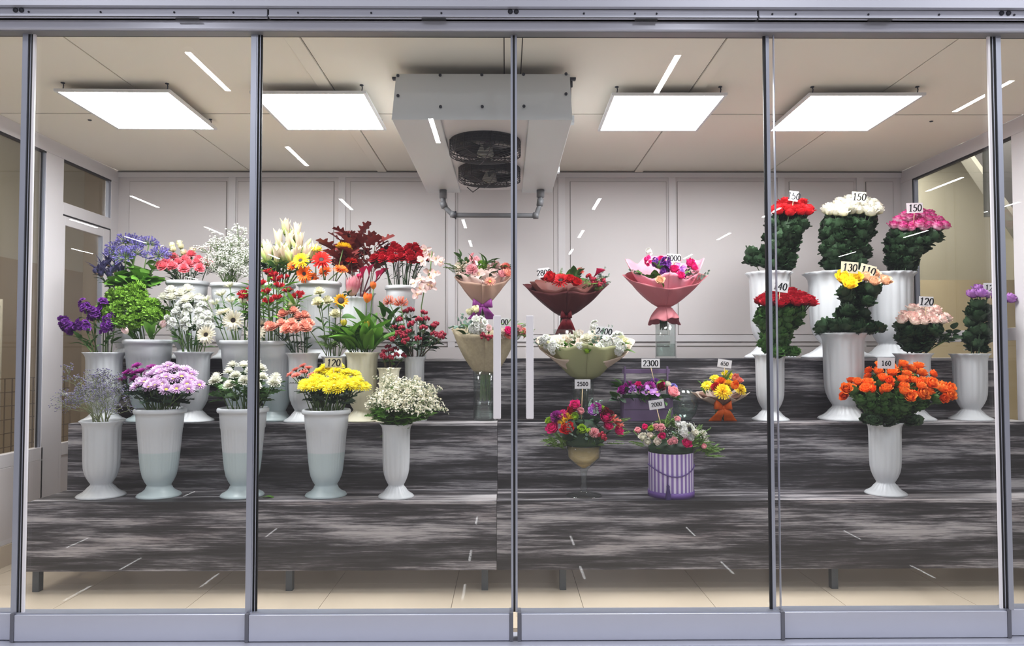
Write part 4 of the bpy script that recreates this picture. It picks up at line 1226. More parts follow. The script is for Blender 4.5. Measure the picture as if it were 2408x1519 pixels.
def sprays(V, n, box, Y, ysp, seed, nm, label, cat, group, col, blossom, stemm, r=1.0, extra_mat=None, start=.45, nvar=3, leaves=0, leafkind='mumleaf', leafm=None, leafsize=.05, nb=26, spread=.42, top_h=None):
    """branching stems with clouds of tiny blossoms"""
    rr = random.Random(seed)
    key = [tiny_spray(seed + i, nb=nb, r=r, blossom=blossom, spread=spread) for i in range(nvar)]
    sm = [(a.mesh('twigs', [stemm]), b.mesh('blossoms', [C[col]] + ([YEYE] if blossom != 'dot' else []))) for a, b in key]
    hp = head_points(n, box, Y, ysp, rr); words = place_words(hp)
    for p, wd in zip(hp, words):
        mouth = V['top'] + Vector((rr.uniform(-.4, .4) * V['r'], rr.uniform(-.4, .4) * V['r'], -.03))
        d = p - mouth; Ln = d.length
        t = thing(nm, label + ', ' + wd, cat, mouth - d.normalized() * .08, group)
        mb = MB(); q0 = d.normalized() * .08
        mb.tube([(0, 0, 0), q0, q0 + d * .3], .0025, 4)
        put('stem', mb.mesh('stem', [stemm]), t)
        M = Matrix.Translation(q0) @ orient(d, rr.uniform(0, 6.28)) @ Matrix.Scale(Ln, 4)
        i = rr.randrange(nvar)
        put('twigs', sm[i][0], t, M)
        b = put('blossoms', sm[i][1], t, M); b['kind'] = 'stuff'
        for k_ in range(leaves):
            az = rr.uniform(0, 6.28); f = rr.uniform(.05, .75)
            leaf(t, leafkind, leafm or LEAFB, q0 + d * f, (math.cos(az), math.sin(az), rr.uniform(-.3, .6)), leafsize, rr)

# ---------------- front shelf
v = vase('a', 241, 989, 96, R1, Z1, 'white fluted vase of grey-lilac sea lavender, leftmost on the front shelf')
sprays(v, 16, (150, 315, 868, 935), R1, .13, 21, 'sea_lavender', 'grey-lilac sea lavender spray in the leftmost front-shelf vase', 'flower', 'sea lavender sprays', 'limo', 'dot', STEMG, r=.8, nb=30, spread=.5)
v = vase('b', 377, 960, 115, R1, Z1, 'tapered bucket vase of lilac daisies, second on the front shelf', VASET)
bunch(v, 26, (322, 476, 862, 918), R1 - .02, .12, 22, nm='chrysanthemum', label='lilac daisy in the second front-shelf bucket vase', cat='flower', group='lilac daisies',
      kind='daisy', col='lilac', diam=.088, face=(.6, .7, .7), center='g', leaves=3, leafkind='mumleaf', leafm=LEAFD, leafsize=.085, lrange=(.25, .85))
bunch(v, 12, (284, 395, 858, 900), R1 + .10, .05, 23, nm='chrysanthemum', label='magenta daisy behind the lilac daisies', cat='flower', group='magenta daisies',
      kind='daisy', col='magenta', diam=.078, face=(.8, .6, .6), center='d', leaves=2, leafkind='mumleaf', leafm=LEAFD, leafsize=.07)
v = vase('b', 572, 958, 116, R1, Z1, 'tapered bucket vase of white chrysanthemums, half hidden by the second mullion', VASET)
bunch(v, 17, (497, 660, 850, 908), R1, .13, 24, nm='chrysanthemum', label='white chrysanthemum in the front bucket vase behind the second mullion', cat='flower', group='white front chrysanthemums',
      kind='pompon', col='wht2', diam=.085, face=(.9, .9, .25), leaves=4, leafkind='mumleaf', leafm=LEAFM, leafsize=.085, lrange=(.2, .85))
v = vase('b', 768, 962, 112, R1, Z1, 'tapered bucket vase of yellow daisies, fourth on the front shelf', VASET)
bunch(v, 36, (712, 858, 862, 918), R1 - .02, .13, 25, nm='chrysanthemum', label='yellow daisy in the fourth front-shelf vase', cat='flower', group='yellow daisies',
      kind='daisy', col='yell2', diam=.085, face=(.6, .8, .6), center='g', leaves=2, leafkind='mumleaf', leafm=LEAFD, leafsize=.075, lrange=(.2, .8))
bunch(v, 9, (682, 752, 862, 886), R1 + .09, .05, 26, nm='chrysanthemum', label='salmon daisy tucked behind the yellow daisies', cat='flower', group='salmon daisies',
      kind='daisy', col='salmon', diam=.06, face=(.9, .5, .5), center='g', leaves=1, leafkind='mumleaf', leafm=LEAFD, leafsize=.06)
v = vase('a', 932, 996, 76, R1 - .05, Z1, 'narrow white fluted vase of tiny white daisies, fifth on the front shelf')
sprays(v, 44, (868, 1040, 878, 938), R1 - .05, .16, 27, 'feverfew', 'tiny white feverfew spray in the narrow front vase', 'flower', 'feverfew sprays', 'cham', 'flower', STEM, r=.72, nb=28, nvar=4, leaves=7, leafkind='mumleaf', leafm=LEAFB, leafsize=.06, spread=.30)
greens(v, 44, (872, 1020, 912, 985), R1 - .07, .13, 28, 'feverfew', 'leafy feverfew stem drooping over the narrow front vase', 'flower', 'feverfew leaf stems', 'mumleaf', LEAFB, .062, leaves=9, lrange=(.1, 1.0))
v = vase('a', 2080, 992, 84, R1, Z1, 'white fluted vase of orange spray roses on the front shelf at right')
def spray_extra(col, diam, k, kind='rosebud', spread=.05):
    def f(t, L, n, rr):
        for i in range(k):
            a = rr.uniform(0, 6.28); o = Vector((math.cos(a), math.sin(a), rr.uniform(-.7, .2))) * spread * rr.uniform(.8, 1.3)
            mb = MB(); mb.tube([L[-3], L[-1] + o * .8], .0018, 4); put('side_stem', mb.mesh('side_stem', [STEM]), t)
            bloom(t, kind, col, L[-1] + o, (n + o * 12).normalized(), diam, rr)
    return f
bunch(v, 24, (1996, 2224, 858, 928), R1, .16, 29, nm='spray_rose', label='orange spray rose in the front-shelf vase', cat='flower', group='orange spray roses',
      kind='rose', col='orange', diam=.078, face=(.8, .6, .7), leaves=7, leafkind='rose', leafm=LEAFM, leafsize=.085, lrange=(.1, .85), extra=spray_extra('orange2', .066, 1, 'rose', .06))
at_px(v, [(1990, 916, -.05), (2135, 936, -.14), (2163, 930, -.12), (2228, 915, -.02), (2228, 932, -.06), (2185, 905, -.1)], 30, R1, nm='spray_rose', label='orange spray rose hanging at the edge of the front-shelf bunch', cat='flower', group='orange spray roses',
      kind='rose', col='orange', diam=.085, face=(.5, .3, 1), leaves=4, leafkind='rose', leafm=LEAFM, leafsize=.085, lrange=(.2, .9))
greens(v, 7, (2030, 2170, 965, 1000), R1 - .05, .08, 31, 'spray_rose', 'leafy stem drooping below the orange spray roses', 'flower', 'orange spray rose greenery', 'rose', LEAF, .085, leaves=7, lrange=(.1, 1.0))

# ---------------- middle shelf, left
v = vase('a', 246, 829, 92, R2 - .04, Z2, 'white fluted vase of purple stock at the left end of the middle shelf')
bunch(v, 9, (148, 288, 722, 782), R2 - .04, .10, 41, nm='stock_flower', label='purple stock at the left end of the middle shelf', cat='flower', group='purple stocks',
      kind='stock', col='stock', diam=.088, face=(1, .3, .2), leaves=4, leafkind='lance', leafm=LEAFM, leafsize=.10, lrange=(.1, .85), stem_r=.0035)
v = vase('b', 350, 799, 112, R2 + .02, Z2, 'wide bucket vase of curly greens and tulips on the middle shelf', VASET)
bunch(v, 18, (236, 378, 684, 760), R2 + .05, .09, 42, nm='curly_green', label='curly green stem in the wide bucket vase at left', cat='foliage', group='curly greens',
      kind='curly', col=CURLY, diam=.155, face=(.6, 1, .5), leaves=1, leafkind='mumleaf', leafm=LEAFB, leafsize=.06, bloomname='frilled_head')
def tulips(V, pts, Y, label, group, col, seed):
    at_px(V, pts, seed, Y, nm='tulip', label=label, cat='flower', group=group, kind='tulip', col=col, diam=.042, face=(1, .3, 0), leaves=3, leafkind='tulipleaf', leafm=LEAFB, leafsize=.20, lrange=(0, .25), stem_r=.004, leafup=1.3)
tulips(v, [(300, 785, -.10), (380, 770, -.10)], R2 + .02, 'pale pink tulip leaning over the wide bucket vase at left', 'pale pink tulips', 'tulp', 43)
v = vase('a', 455, 828, 88, R2 - .02, Z2, 'white fluted vase of white stock, third on the middle shelf')
bunch(v, 13, (396, 505, 715, 775), R2 - .02, .10, 44, nm='stock_flower', label='white stock in the third middle-shelf vase', cat='flower', group='white stocks',
      kind='stock', col='stockw', diam=.082, face=(1, .4, .3), leaves=3, leafkind='lance', leafm=LEAFM, leafsize=.09, lrange=(.1, .8))
bunch(v, 8, (376, 480, 682, 716), R2 + .07, .05, 45, nm='chrysanthemum', label='creamy white chrysanthemum standing behind the white stock', cat='flower', group='white middle chrysanthemums',
      kind='carnation', col='wht2', diam=.095, face=(.8, .8, .5), leaves=2, leafkind='mumleaf', leafm=LEAFM, leafsize=.08)
G = dict(nm='gerbera', cat='flower', kind='gerbera', face=(.1, .2, 1.2), stem_r=.004)
at_px(v, [(486, 788, -.13)], 46, R2, label='cream gerbera hanging low in front of the white stock', group=None, col='gwh', diam=.125, center='d', **G)
v = vase('b', 568, 801, 100, R2 + .01, Z2, 'wide bucket vase of white gerberas left of the second mullion', VASET)
at_px(v, [(550, 754, -.12, dict(label='white gerbera facing the glass left of the second mullion', diam=.135)), (528, 738, -.02, dict(face=(.3, 1, .1), label='white gerbera tilted upward behind the facing one')), (602, 783, -.10, dict(label='white gerbera low beside the second mullion')), (618, 768, -.03, dict(label='white gerbera right behind the second mullion'))],
      47, R2, col='gwh', diam=.12, center='d', group=None, **G)
bunch(v, 9, (475, 600, 675, 720), R2 + .07, .07, 48, nm='freesia', label='white freesia above the white gerberas', cat='flower', group='white freesias',
      kind='alstro', col='wht2', diam=.085, face=(1, .4, .2), leaves=5, leafkind='lance', leafm=LEAFM, leafsize=.11, lrange=(.2, .9))
v = vase('b', 651, 802, 96, R2 + .03, Z2, 'tall bucket vase of red alstroemeria just right of the second mullion', VASET)
bunch(v, 18, (566, 712, 645, 715), R2 + .05, .10, 49, nm='alstroemeria', label='red alstroemeria in the tall vase by the second mullion', cat='flower', group='red alstroemerias',
      kind='alstro', col='alst', diam=.085, face=(1, .6, .4), leaves=7, leafkind='lance', leafm=LEAFB, leafsize=.11, lrange=(.45, 1.0), stem_r=.0038)
v = vase('a', 713, 830, 78, R2 - .05, Z2, 'white fluted vase of peach carnations behind the yellow daisies')
bunch(v, 13, (635, 738, 730, 778), R2 - .08, .08, 50, nm='carnation', label='peach carnation leaning left on the middle shelf', cat='flower', group='peach carnations',
      kind='carnation', col='peachc', diam=.082, face=(.9, .5, .5), leaves=3, leafkind='lance', leafm=LEAFD, leafsize=.07, stemm=STEMD, lrange=(.1, .8))
v = vase('a', 787, 838, 62, R2 + .0, Z2, 'small white vase of cream carnations and a sunflower on the middle shelf')
at_px(v, [(752, 690, 0), (748, 715, -.04), (772, 712, .03), (789, 742, -.03), (686, 722, .02)], 51, R2 + .03, nm='carnation', label='cream carnation beside the small sunflower', cat='flower', group='cream carnations', kind='carnation', col='creamc',
      diam=.085, face=(.7, .7, .6), leaves=4, leafkind='lance', leafm=LEAFM, leafsize=.08, stemm=STEM)
at_px(v, [(802, 708, -.04)], 52, R2, nm='sunflower', label='small yellow sunflower with a dark centre', cat='flower', group=None, kind='sunflower', col='sun', center='d', diam=.10, face=(.1, .1, 1), leaves=4, leafkind='broad', leafm=LEAFM, leafsize=.09)
greens(v, 5, (765, 815, 760, 815), R2, .05, 53, 'greenery_stem', 'thin greenery below the sunflower', 'foliage', 'thin greenery stems', 'fern', FERN, .08, leaves=5)
v = vase('a', 852, 829, 84, R2 - .02, Z2, 'cream fluted vase crammed with tulip leaves on the middle shelf', VASEC)
rr = random.Random(54)
at_px(v, [(862, 712, .02, dict(label='orange tulip open above the tulip leaves', col='tulo', diam=.055)), (810, 768, -.05, dict(label='closed yellow tulip bud low in the tulip leaves', col='tuly')), (865, 770, -.06, dict(label='greenish tulip bud in the middle of the leaves', col='tuly')), (878, 680, .03, dict(label='small red-orange tulip bud under the calla lilies', col='tulo'))],
      54, R2, nm='tulip', cat='flower', group=None, kind='tulip', diam=.042, face=(1, .3, 0), leaves=4, leafkind='tulipleaf', leafm=LEAFB, leafsize=.24, lrange=(0, .25), stem_r=.004, leafup=1.3)
greens(v, 9, (800, 900, 765, 815), R2 - .02, .09, 55, 'tulip', 'leafy tulip stem without an open flower', 'flower', 'leafy tulip stems', 'tulipleaf', LEAFB, .21, leaves=4, lrange=(0, .35), leafup=1.1)
v = vase('a', 915, 865, 56, R2 - .08, Z2, 'very small cream vase of red berries between tulips and chamomile', VASEC)
BER = dict(nm='hypericum_stem', cat='berries', kind='berry', col='berry', leafkind='leaf', leafm=LEAFM, stemm=STEMW)
bunch(v, 9, (893, 948, 822, 848), R2 - .08, .05, 56, label='red berry stem in the very small cream vase', group='low red berries', diam=.05, leaves=2, leafsize=.045, **BER)
v = vase('a', 975, 839, 54, R2, Z2, 'plain white vase of dark-leaved red berries right of the berries')
bunch(v, 22, (912, 1040, 735, 810), R2, .14, 57, label='red berry branch left of the bouquets', group='red berry branches', diam=.062, leaves=6, leafsize=.065, lrange=(.3, .95), **{**BER, 'leafm': LEAF})
greens(v, 4, (885, 930, 720, 760), R2 + .08, .03, 58, 'greenery_stem', 'broad pale leaf stem under the pincushion flowers', 'foliage', 'pale leaf stems', 'tulipleaf', LEAFM, .13, leaves=4, lrange=(.4, 1), leafup=.9)
at_px(v, [(917, 715, .08), (943, 718, .08)], 59, R2, nm='pincushion_flower', label='orange pincushion protea above the red berries', cat='flower', group='pincushion proteas', kind='pincushion', col='pinc', diam=.095, face=(.3, 1, .3), leaves=2, leafkind='leaf', leafm=LEAFM, leafsize=.06)

# ---------------- top shelf, left
v = vase('a', 302, 690, 92, R3, Z3, 'white fluted vase of blue agapanthus at the left end of the top shelf')
def spike_extra(t, L, n, rr):
    for i in range(9):
        a = rr.uniform(0, 6.28)
        leaf(t, 'lance', C['statice'], L[-1], (math.cos(a) * .6, math.sin(a) * .6, 1.1), .10, rr, 'spiky_bract')
bunch(v, 10, (252, 384, 568, 606), R3, .14, 61, nm='agapanthus', label='violet-blue agapanthus on the top shelf', cat='flower', group='agapanthus',
      kind='umbel', col='violet', diam=.155, face=(.5, 1, .1), stem_r=.004, leaves=1, leafkind='broad', leafm=LEAFB, leafsize=.08, lrange=(.5, .7))
bunch(v, 8, (222, 292, 618, 655), R3 - .05, .08, 62, nm='blue_thistle', label='dark blue-grey spiky thistle stem at far left', cat='flower', group='blue thistles',
      kind='protea', col='statice', diam=.040, face=(1, .8, .1), extra=spike_extra, leaves=4, leafkind='lance', leafm=LEAFD, leafsize=.08, lrange=(.4, 1), stemm=STEMD)
greens(v, 13, (268, 376, 628, 675), R3 - .07, .10, 63, 'leafy_branch', 'bright broad-leaved branch under the agapanthus', 'foliage', 'bright broad-leaved branches', 'broad', LEAFB, .115, leaves=7, lrange=(.4, 1))
v = vase('b', 442, 662, 96, R3, Z3, 'white bucket vase of pink carnations on the top shelf')
bunch(v, 15, (378, 502, 600, 634), R3 - .02, .12, 64, nm='carnation', label='coral pink carnation in the top-shelf bucket vase', cat='flower', group='coral pink carnations',
      kind='carnation', col='pinkc', diam=.083, face=(.8, .5, .6), leaves=3, leafkind='lance', leafm=LEAFD, leafsize=.08, lrange=(.1, .9), stemm=STEMD)
bunch(v, 8, (370, 462, 577, 600), R3 + .10, .04, 65, nm='lisianthus', label='pale yellow rose-like bloom behind the pink carnations', cat='flower', group='pale yellow blooms',
      kind='rosebud', col='limeg', diam=.05, face=(.9, .8, .3), leaves=4, leafkind='leaf', leafm=LEAFB, leafsize=.05, mix=[dict(col='creamc'), dict(col='creamc')])
v = vase('b', 538, 667, 84, R3, Z3, 'white bucket vase of gypsophila on the top shelf')
sprays(v, 26, (490, 594, 545, 625), R3, .12, 66, 'gypsophila', 'white cloud of gypsophila on the top shelf', 'flower', 'gypsophila sprays', 'gyp', 'dot', STEM, r=1.1, nb=36, nvar=4, spread=.38)
v = vase('b', 648, 668, 92, R3 + .02, Z3, 'white bucket vase of white lilies behind the alstroemeria')
def lily_extra(t, L, n, rr):
    for i in range(2):
        a = rr.uniform(0, 6.28); o = Vector((math.cos(a) * .05, math.sin(a) * .05, rr.uniform(-.02, .05)))
        d = (o + Vector((0, 0, .07))).normalized()
        put('bud', shape_mesh('bud', 0, [C['lbud']]), t, Matrix.Translation(L[-1] + o * .4) @ orient(d) @ Matrix.Scale(rr.uniform(.09, .12), 4))
bunch(v, 12, (624, 734, 560, 625), R3 + .04, .11, 67, nm='lily', label='white lily with green buds on the top shelf', cat='flower', group='white lilies',
      kind='lily', col='lily', diam=.115, face=(.8, .7, .3), leaves=6, leafkind='lance', leafm=LEAFM, leafsize=.13, lrange=(.4, 1), stem_r=.005, extra=lily_extra)
bunch(v, 7, (600, 655, 580, 640), R3 + .05, .07, 68, nm='green_bud_stem', label='pale green budded stem left of the lilies', cat='foliage', group='green bud stems',
      kind='alstro', col='lbud', diam=.07, leaves=5, leafkind='leaf', leafm=LEAFD, leafsize=.07, lrange=(.3, 1))
v = vase('b', 751, 664, 104, R3 - .02, Z3, 'white bucket vase of gerberas on the top shelf')
G2 = dict(nm='gerbera', cat='flower', kind='gerbera', stem_r=.004, group=None)
at_px(v, [(708, 614, -.17, dict(col='gyell', label='yellow gerbera facing the glass at the left of the gerbera vase', diam=.12)), (742, 591, .0, dict(col='yell2', label='pale yellow gerbera seen from the side above the red one', face=(.3, 1, .1))),
          (756, 613, -.08, dict(col='gred', label='red gerbera with a dark centre', face=(.2, .5, 1), diam=.145)), (717, 644, -.16, dict(col='gor', label='orange gerbera low at the left of the gerbera vase', face=(.1, 0, 1), diam=.13)),
          (800, 636, -.06, dict(col='gor', label='orange gerbera at the right of the gerbera vase', face=(.5, .7, .5), diam=.12)), (808, 583, .0, dict(col='gyell', label='golden yellow gerbera on a tall bent stem', face=(.9, 1, -.1), diam=.12)),
          (690, 626, -.13, dict(col='gor', label='small orange gerbera behind the left yellow one', diam=.09, face=(.6, .4, .6))), (765, 640, .04, dict(col='gor', label='orange gerbera hidden under the red one', diam=.10, face=(.3, .3, .8))),
          (826, 615, .05, dict(col='gred', label='dark red gerbera behind the oak leaves', diam=.10, face=(.6, .6, .4))), (735, 655, -.02, dict(col='gor', label='drooping orange gerbera on the rim of the vase', diam=.09, face=(.2, .2, 1)))],
      69, R3, center='d', diam=.12, face=(.2, .2, 1), **G2)
v = vase('a', 850, 690, 66, R3 + .08, Z3, 'slim white vase of dark red oak branches at the back of the top shelf')
bunch(v, 9, (768, 898, 545, 605), R3 + .10, .08, 70, nm='oak_branch', label='dark red oak-leaf branch standing behind the gerberas', cat='foliage', group='red oak branches',
      kind=None, col=None, diam=0, leaves=8, leafkind='oak', leafm=C['oak'], leafsize=.15, lrange=(.4, 1.0), stemm=STEMW, leafup=.9)
v = vase('a', 832, 700, 62, R3 - .12, Z3, 'small white vase of protea and calla lilies on the top shelf')
at_px(v, [(827, 690, -.02)], 71, R3 - .1, nm='protea', label='large pink protea bloom below the gerberas', cat='flower', group=None, kind='protea', col='protea', diam=.11, face=(.2, 1, .1), leaves=6, leafkind='leaf', leafm=LEAFM, leafsize=.08, lrange=(.3, .9), stem_r=.006)
at_px(v, [(852, 656, -.02), (868, 650, .03), (884, 660, -.02), (893, 652, .05), (845, 668, .03)], 72, R3 - .1, nm='calla_lily', label='dark pink calla lily beside the protea', cat='flower', group='calla lilies', kind='calla', col='calla', diam=.052, face=(1, .8, 0), stem_r=.005, stemm=petal_mat('stem_burgundy', '5a2b33'))
v = vase('b', 943, 673, 76, R3, Z3, 'white bucket vase of red carnations on the top shelf')
bunch(v, 24, (882, 1014, 580, 616), R3, .12, 73, nm='carnation', label='deep red carnation in the top-shelf bucket vase', cat='flower', group='deep red carnations',
      kind='carnation', col='redc', diam=.088, face=(.8, .7, .4), leaves=2, leafkind='lance', leafm=LEAFD, leafsize=.06, lrange=(.1, .8), stemm=STEMD, lean=.75)
# orchid spike in a slim glass
GLASSV = glass_mat('vase_glass', 'f4f7f6', .05, haze=.012, hazecol='dfe6e6', scale=1.0)
WATER = glass_mat('water', 'eaf0ee', .02, haze=.03, hazecol='c9d2cf')
def glass_cyl(cx, top_px, wpx, Y, zs, label, water=.45, nm='glass_vase'):
    top = W(cx, top_px, Y); r = wpx / 2 * Y / F; h = top.z - zs
    t = thing(nm, label, 'glass vase', (top.x, Y, zs))
    mb = MB(); mb.lathe([(r, 0), (r, h), (r - .003, h + .001), (r - .004, h - .002), (r - .004, .012)], 40, cap1=True)
    put('glass_wall', mb.mesh('glass_wall', [GLASSV]), t)
    if water:
        mb = MB(); mb.lathe([(r - .006, .014), (r - .006, h * water)], 32, cap1=True); put('water', mb.mesh('water', [WATER]), t)
    return dict(c=t.location, top=Vector((top.x, Y, top.z)), r=r * .8, h=h, o=t)
v = glass_cyl(990, 745, 24, R3 - .12, Z3, 'slim glass vase holding the blush orchid spike', .5)
rr = random.Random(74)
t = thing('orchid_spike', 'blush pink orchid spike arching beside the red carnations', 'flower', v['top'] + Vector((0, 0, -.12)), None)
sp = [v['top'] + Vector((0, 0, -.12)), W(991, 720, R3 - .12), W(998, 680, R3 - .12), W(1012, 635, R3 - .14), W(1016, 590, R3 - .14)]
mb = MB(); mb.tube([p - sp[0] for p in sp], .004, 5); put('stem', mb.mesh('stem', [STEM]), t)
for (px, py) in ((1002, 587), (1010, 602), (1025, 612), (1034, 616), (995, 612), (988, 655), (1008, 642), (1022, 645), (975, 665), (990, 680), (1004, 668), (1018, 675), (978, 690), (1015, 655)):
    bloom(t, 'orchid', 'orchid', W(px, py, R3 - .16 + rr.uniform(-.03, .04)) - sp[0], (rr.uniform(-.4, .4), -1, rr.uniform(-.1, .5)), .085, rr)

# ---------------- roses at right
RO = dict(cat='flower', nm='rose', kind='rose', leafkind='rose', leafm=LEAF, stem_r=.0035, stemm=STEMD, lrange=(.05, .80), lean=.55)
v = vase('a', 1808, 642, 106, R3 - .02, Z3, 'white fluted vase of bright red roses behind the right-hand mullion')
bunch(v, 26, (1816, 1906, 474, 508), R3 - .02, .12, 81, label='bright red rose in the top-shelf vase', group='bright red roses', col='red', diam=.094, face=(.7, .8, .4), leaves=7, leafsize=.12, **RO)
greens(v, 3, (1755, 1800, 560, 620), R3, .05, 82, 'rose_shoot', 'leafy rose shoot sticking out left of the red roses', 'foliage', 'left rose shoots', 'rose', LEAF, .12, leaves=5, lrange=(.4, 1))
v = vase('a', 1966, 643, 148, R3, Z3, 'large white vase of white roses, tallest bunch at right')
bunch(v, 44, (1936, 2078, 474, 508), R3 - .02, .17, 83, label='white rose in the large top-shelf bunch', group='white roses', col='white', diam=.100, face=(.7, .9, .35), leaves=7, leafsize=.12, **RO)
v = vase('a', 2092, 643, 114, R3 + .03, Z3, 'white fluted vase of pink and white roses, last on the top shelf')
bunch(v, 34, (2098, 2220, 502, 542), R3, .14, 84, label='pink and white rose on the top shelf', group='pink and white roses', col='pinkw', diam=.092, face=(.7, .8, .45), leaves=7, leafsize=.12, **RO)
v = vase('a', 1810, 833, 78, R2 - .03, Z2, 'slim white fluted vase of dark red roses behind the right-hand mullion')
bunch(v, 30, (1778, 1910, 692, 722), R2 - .03, .13, 85, label='dark red rose on the middle shelf', group='dark red roses', col='dred', diam=.098, face=(.7, .8, .45), leaves=7, leafsize=.10, **{**RO, 'leafm': LEAFM})
greens(v, 4, (1800, 1880, 800, 840), R2 - .1, .05, 86, 'rose_shoot', 'leafy stem hanging under the dark red roses', 'foliage', 'dark red rose greenery', 'rose', LEAFM, .10, leaves=6, lrange=(.1, 1))
v = vase('a', 1982, 784, 108, R2 + .0, Z2, 'large white vase of yellow and peach roses on the middle shelf')
at_px(v, [(1981, 660, -.06), (2009, 660, -.03), (1996, 674, -.13)], 87, R2, label='bright yellow rose beside the peach ones', group='yellow roses', col='yellow', diam=.115, face=(.5, .4, 1), leaves=6, leafsize=.12, **RO)
at_px(v, [(2034, 658, -.03), (2053, 668, -.08), (2078, 666, -.04), (2052, 652, .05)], 88, R2, label='pale peach rose beside the yellow ones', group='peach roses', col='peach', diam=.095, face=(.7, .4, .9), leaves=4, leafsize=.12, **RO)
greens(v, 6, (1935, 2075, 755, 785), R2 - .04, .10, 89, 'rose_shoot', 'large-leaved shoot on the rim of the yellow rose vase', 'foliage', 'yellow rose greenery', 'rose', LEAF, .155, leaves=3, lrange=(.4, 1))
v = vase('a', 2147, 831, 86, R2 - .02, Z2, 'white fluted vase of red-edged cream roses behind the orange roses')
bunch(v, 16, (2112, 2224, 728, 764), R2 - .02, .10, 90, label='cream rose with red-flecked petal edges', group='red-flecked cream roses', col='cream', diam=.095, face=(.8, .4, .6), leaves=5, leafsize=.12, **RO)
greens(v, 2, (2225, 2250, 770, 800), R2, .03, 91, 'rose_shoot', 'leafy shoot reaching right from the cream roses', 'foliage', 'cream rose shoots', 'rose5', LEAF, .14, leaves=3, lrange=(.5, 1))
v = vase('a', 2280, 832, 86, R2 - .02, Z2, 'white fluted vase of lilac roses, rightmost on the middle shelf')
at_px(v, [(2285, 700, -.04), (2305, 698, -.08), (2322, 700, .02), (2345, 707, 0), (2368, 709, -.02), (2300, 690, .06)], 92, R2, label='lilac rose in the rightmost vase', group='lilac roses', col='lilacr', diam=.105, face=(.7, .6, .6), leaves=5, leafsize=.12, **RO)

# ================================================================ wrapped bouquets
def paper_mat(n, col, rough=.55, trans=.25): return petal_mat('paper_' + n, col, rough=rough, trans=trans, objvar=.02)
def cone_wrap(parent, name, m, rt, rx, ry, h, front, seed=0, wav=.10, peaks=5, open_a=None, pw=1.0, twist=0.0, back=0.0, zt=0.0):
    """paper cone: rt at the tie, opening to rx, ry; its lip dips by `front` at the viewer's side"""
    R_ = random.Random(seed); ph = R_.uniform(0, 6.28)
    mb = MB()
    def fn(u, v):
        a = u * 2 * PI - PI / 2
        lip = 1 - front * (.5 - .5 * math.sin(a)) * 1.0 + back * max(0, math.sin(a)) + wav * .5 * math.sin(peaks * a + ph) + wav * .25 * math.sin(2.3 * peaks * a + 1 + ph)
        side = abs(math.cos(a)) ** 3
        lip += .10 * side
        vv = v ** pw
        r = lambda R__: rt + (R__ - rt) * vv * (1 + .05 * math.sin(peaks * a + ph) * v)
        crk = .006 * math.sin(9 * a + 7 * v + ph) * v
        return ((math.cos(a) * (r(rx) + crk), math.sin(a) * (r(ry) + crk), zt + h * lip * v), .5)
    mb.grid(fn, 56, 10)
    o = put(name, mb.mesh(name, [m]), parent)
    so = o.modifiers.new('solidify', 'SOLIDIFY'); so.thickness = .0015
    return o
def stems_bundle(t, rt, z0, z1, m, n=14, seed=0, flare=1.6):
    R_ = random.Random(seed)
    for i in range(n):
        a = R_.uniform(0, 6.28); r = rt * math.sqrt(R_.random())
        a2 = a + R_.uniform(.5, 1.0)
        mb = MB(); mb.tube([(r * math.cos(a), r * math.sin(a), z1), (r * flare * math.cos(a2), r * flare * math.sin(a2), z0 + R_.uniform(0, .02))], .0035, 5)
        put('stem', mb.mesh('stem', [m]), t)
def fill(t, o, Y, items, seed, z_axis=None, foliage=()):
    """items: (kind, colour, px, py, diam, depth offset[, centre]); o = thing origin"""
    rr = random.Random(seed)
    for it in items:
        kind, col, px, py, d, dy = it[:6]
        p = W(px, py, Y + dy) - o
        n = Vector((p.x * 3, -.6 + dy * 2, .7)).normalized()
        bloom(t, kind, col, p + Vector((0, -.015, .008)), n, d * (1.2 if kind not in ('calla', 'lily', 'tulip') else 1), rr, it[6] if len(it) > 6 else None)
    for (kind, m, n, box, size, dy) in foliage:
        for i in range(n):
            px = rr.uniform(box[0], box[1]); py = rr.uniform(box[2], box[3])
            p = W(px, py, Y + dy + rr.uniform(-.06, .06)) - o
            d = Vector((p.x * 4 + rr.uniform(-.4, .4), rr.uniform(-.9, .3), rr.uniform(-.1, .9)))
            leaf(t, kind, m, p - d.normalized() * size * .3, d, size, rr)
def ribbon_bow(t, m, z, w, drop, y, tails=True, name='ribbon'):
    mb = MB()
    for s in (-1, 1):
        def fn(u, v, s=s):
            a = u * PI
            x = s * w * math.sin(a) * (1 - .1 * v); zz = z + (v - .5) * .04 * (.5 + math.sin(a)) + .02 * math.sin(a)
            return ((x, y - .03 * math.sin(a * 2) - .006, zz), .5)
        mb.grid(fn, 10, 2)
        if tails:
            def fn2(u, v, s=s):
                return ((s * w * (.15 + .75 * v) + (u - .5) * .05 * (.6 + v), y - .01 - .015 * math.sin(v * 5), z - drop * v), .5)
            mb.grid(fn2, 3, 7)
    mb.lathe([(.008, -.012), (.014, 0), (.008, .012)], 8, c=(0, y - .008, z))
    o = put(name, mb.mesh(name, [m]), t); so = o.modifiers.new('solidify', 'SOLIDIFY'); so.thickness = .001
    return o
def bouquet(label, cx, tie_py, Y, loc_py=None):
    p = W(cx, tie_py, Y)
    return thing('bouquet', label, 'bouquet', p), p
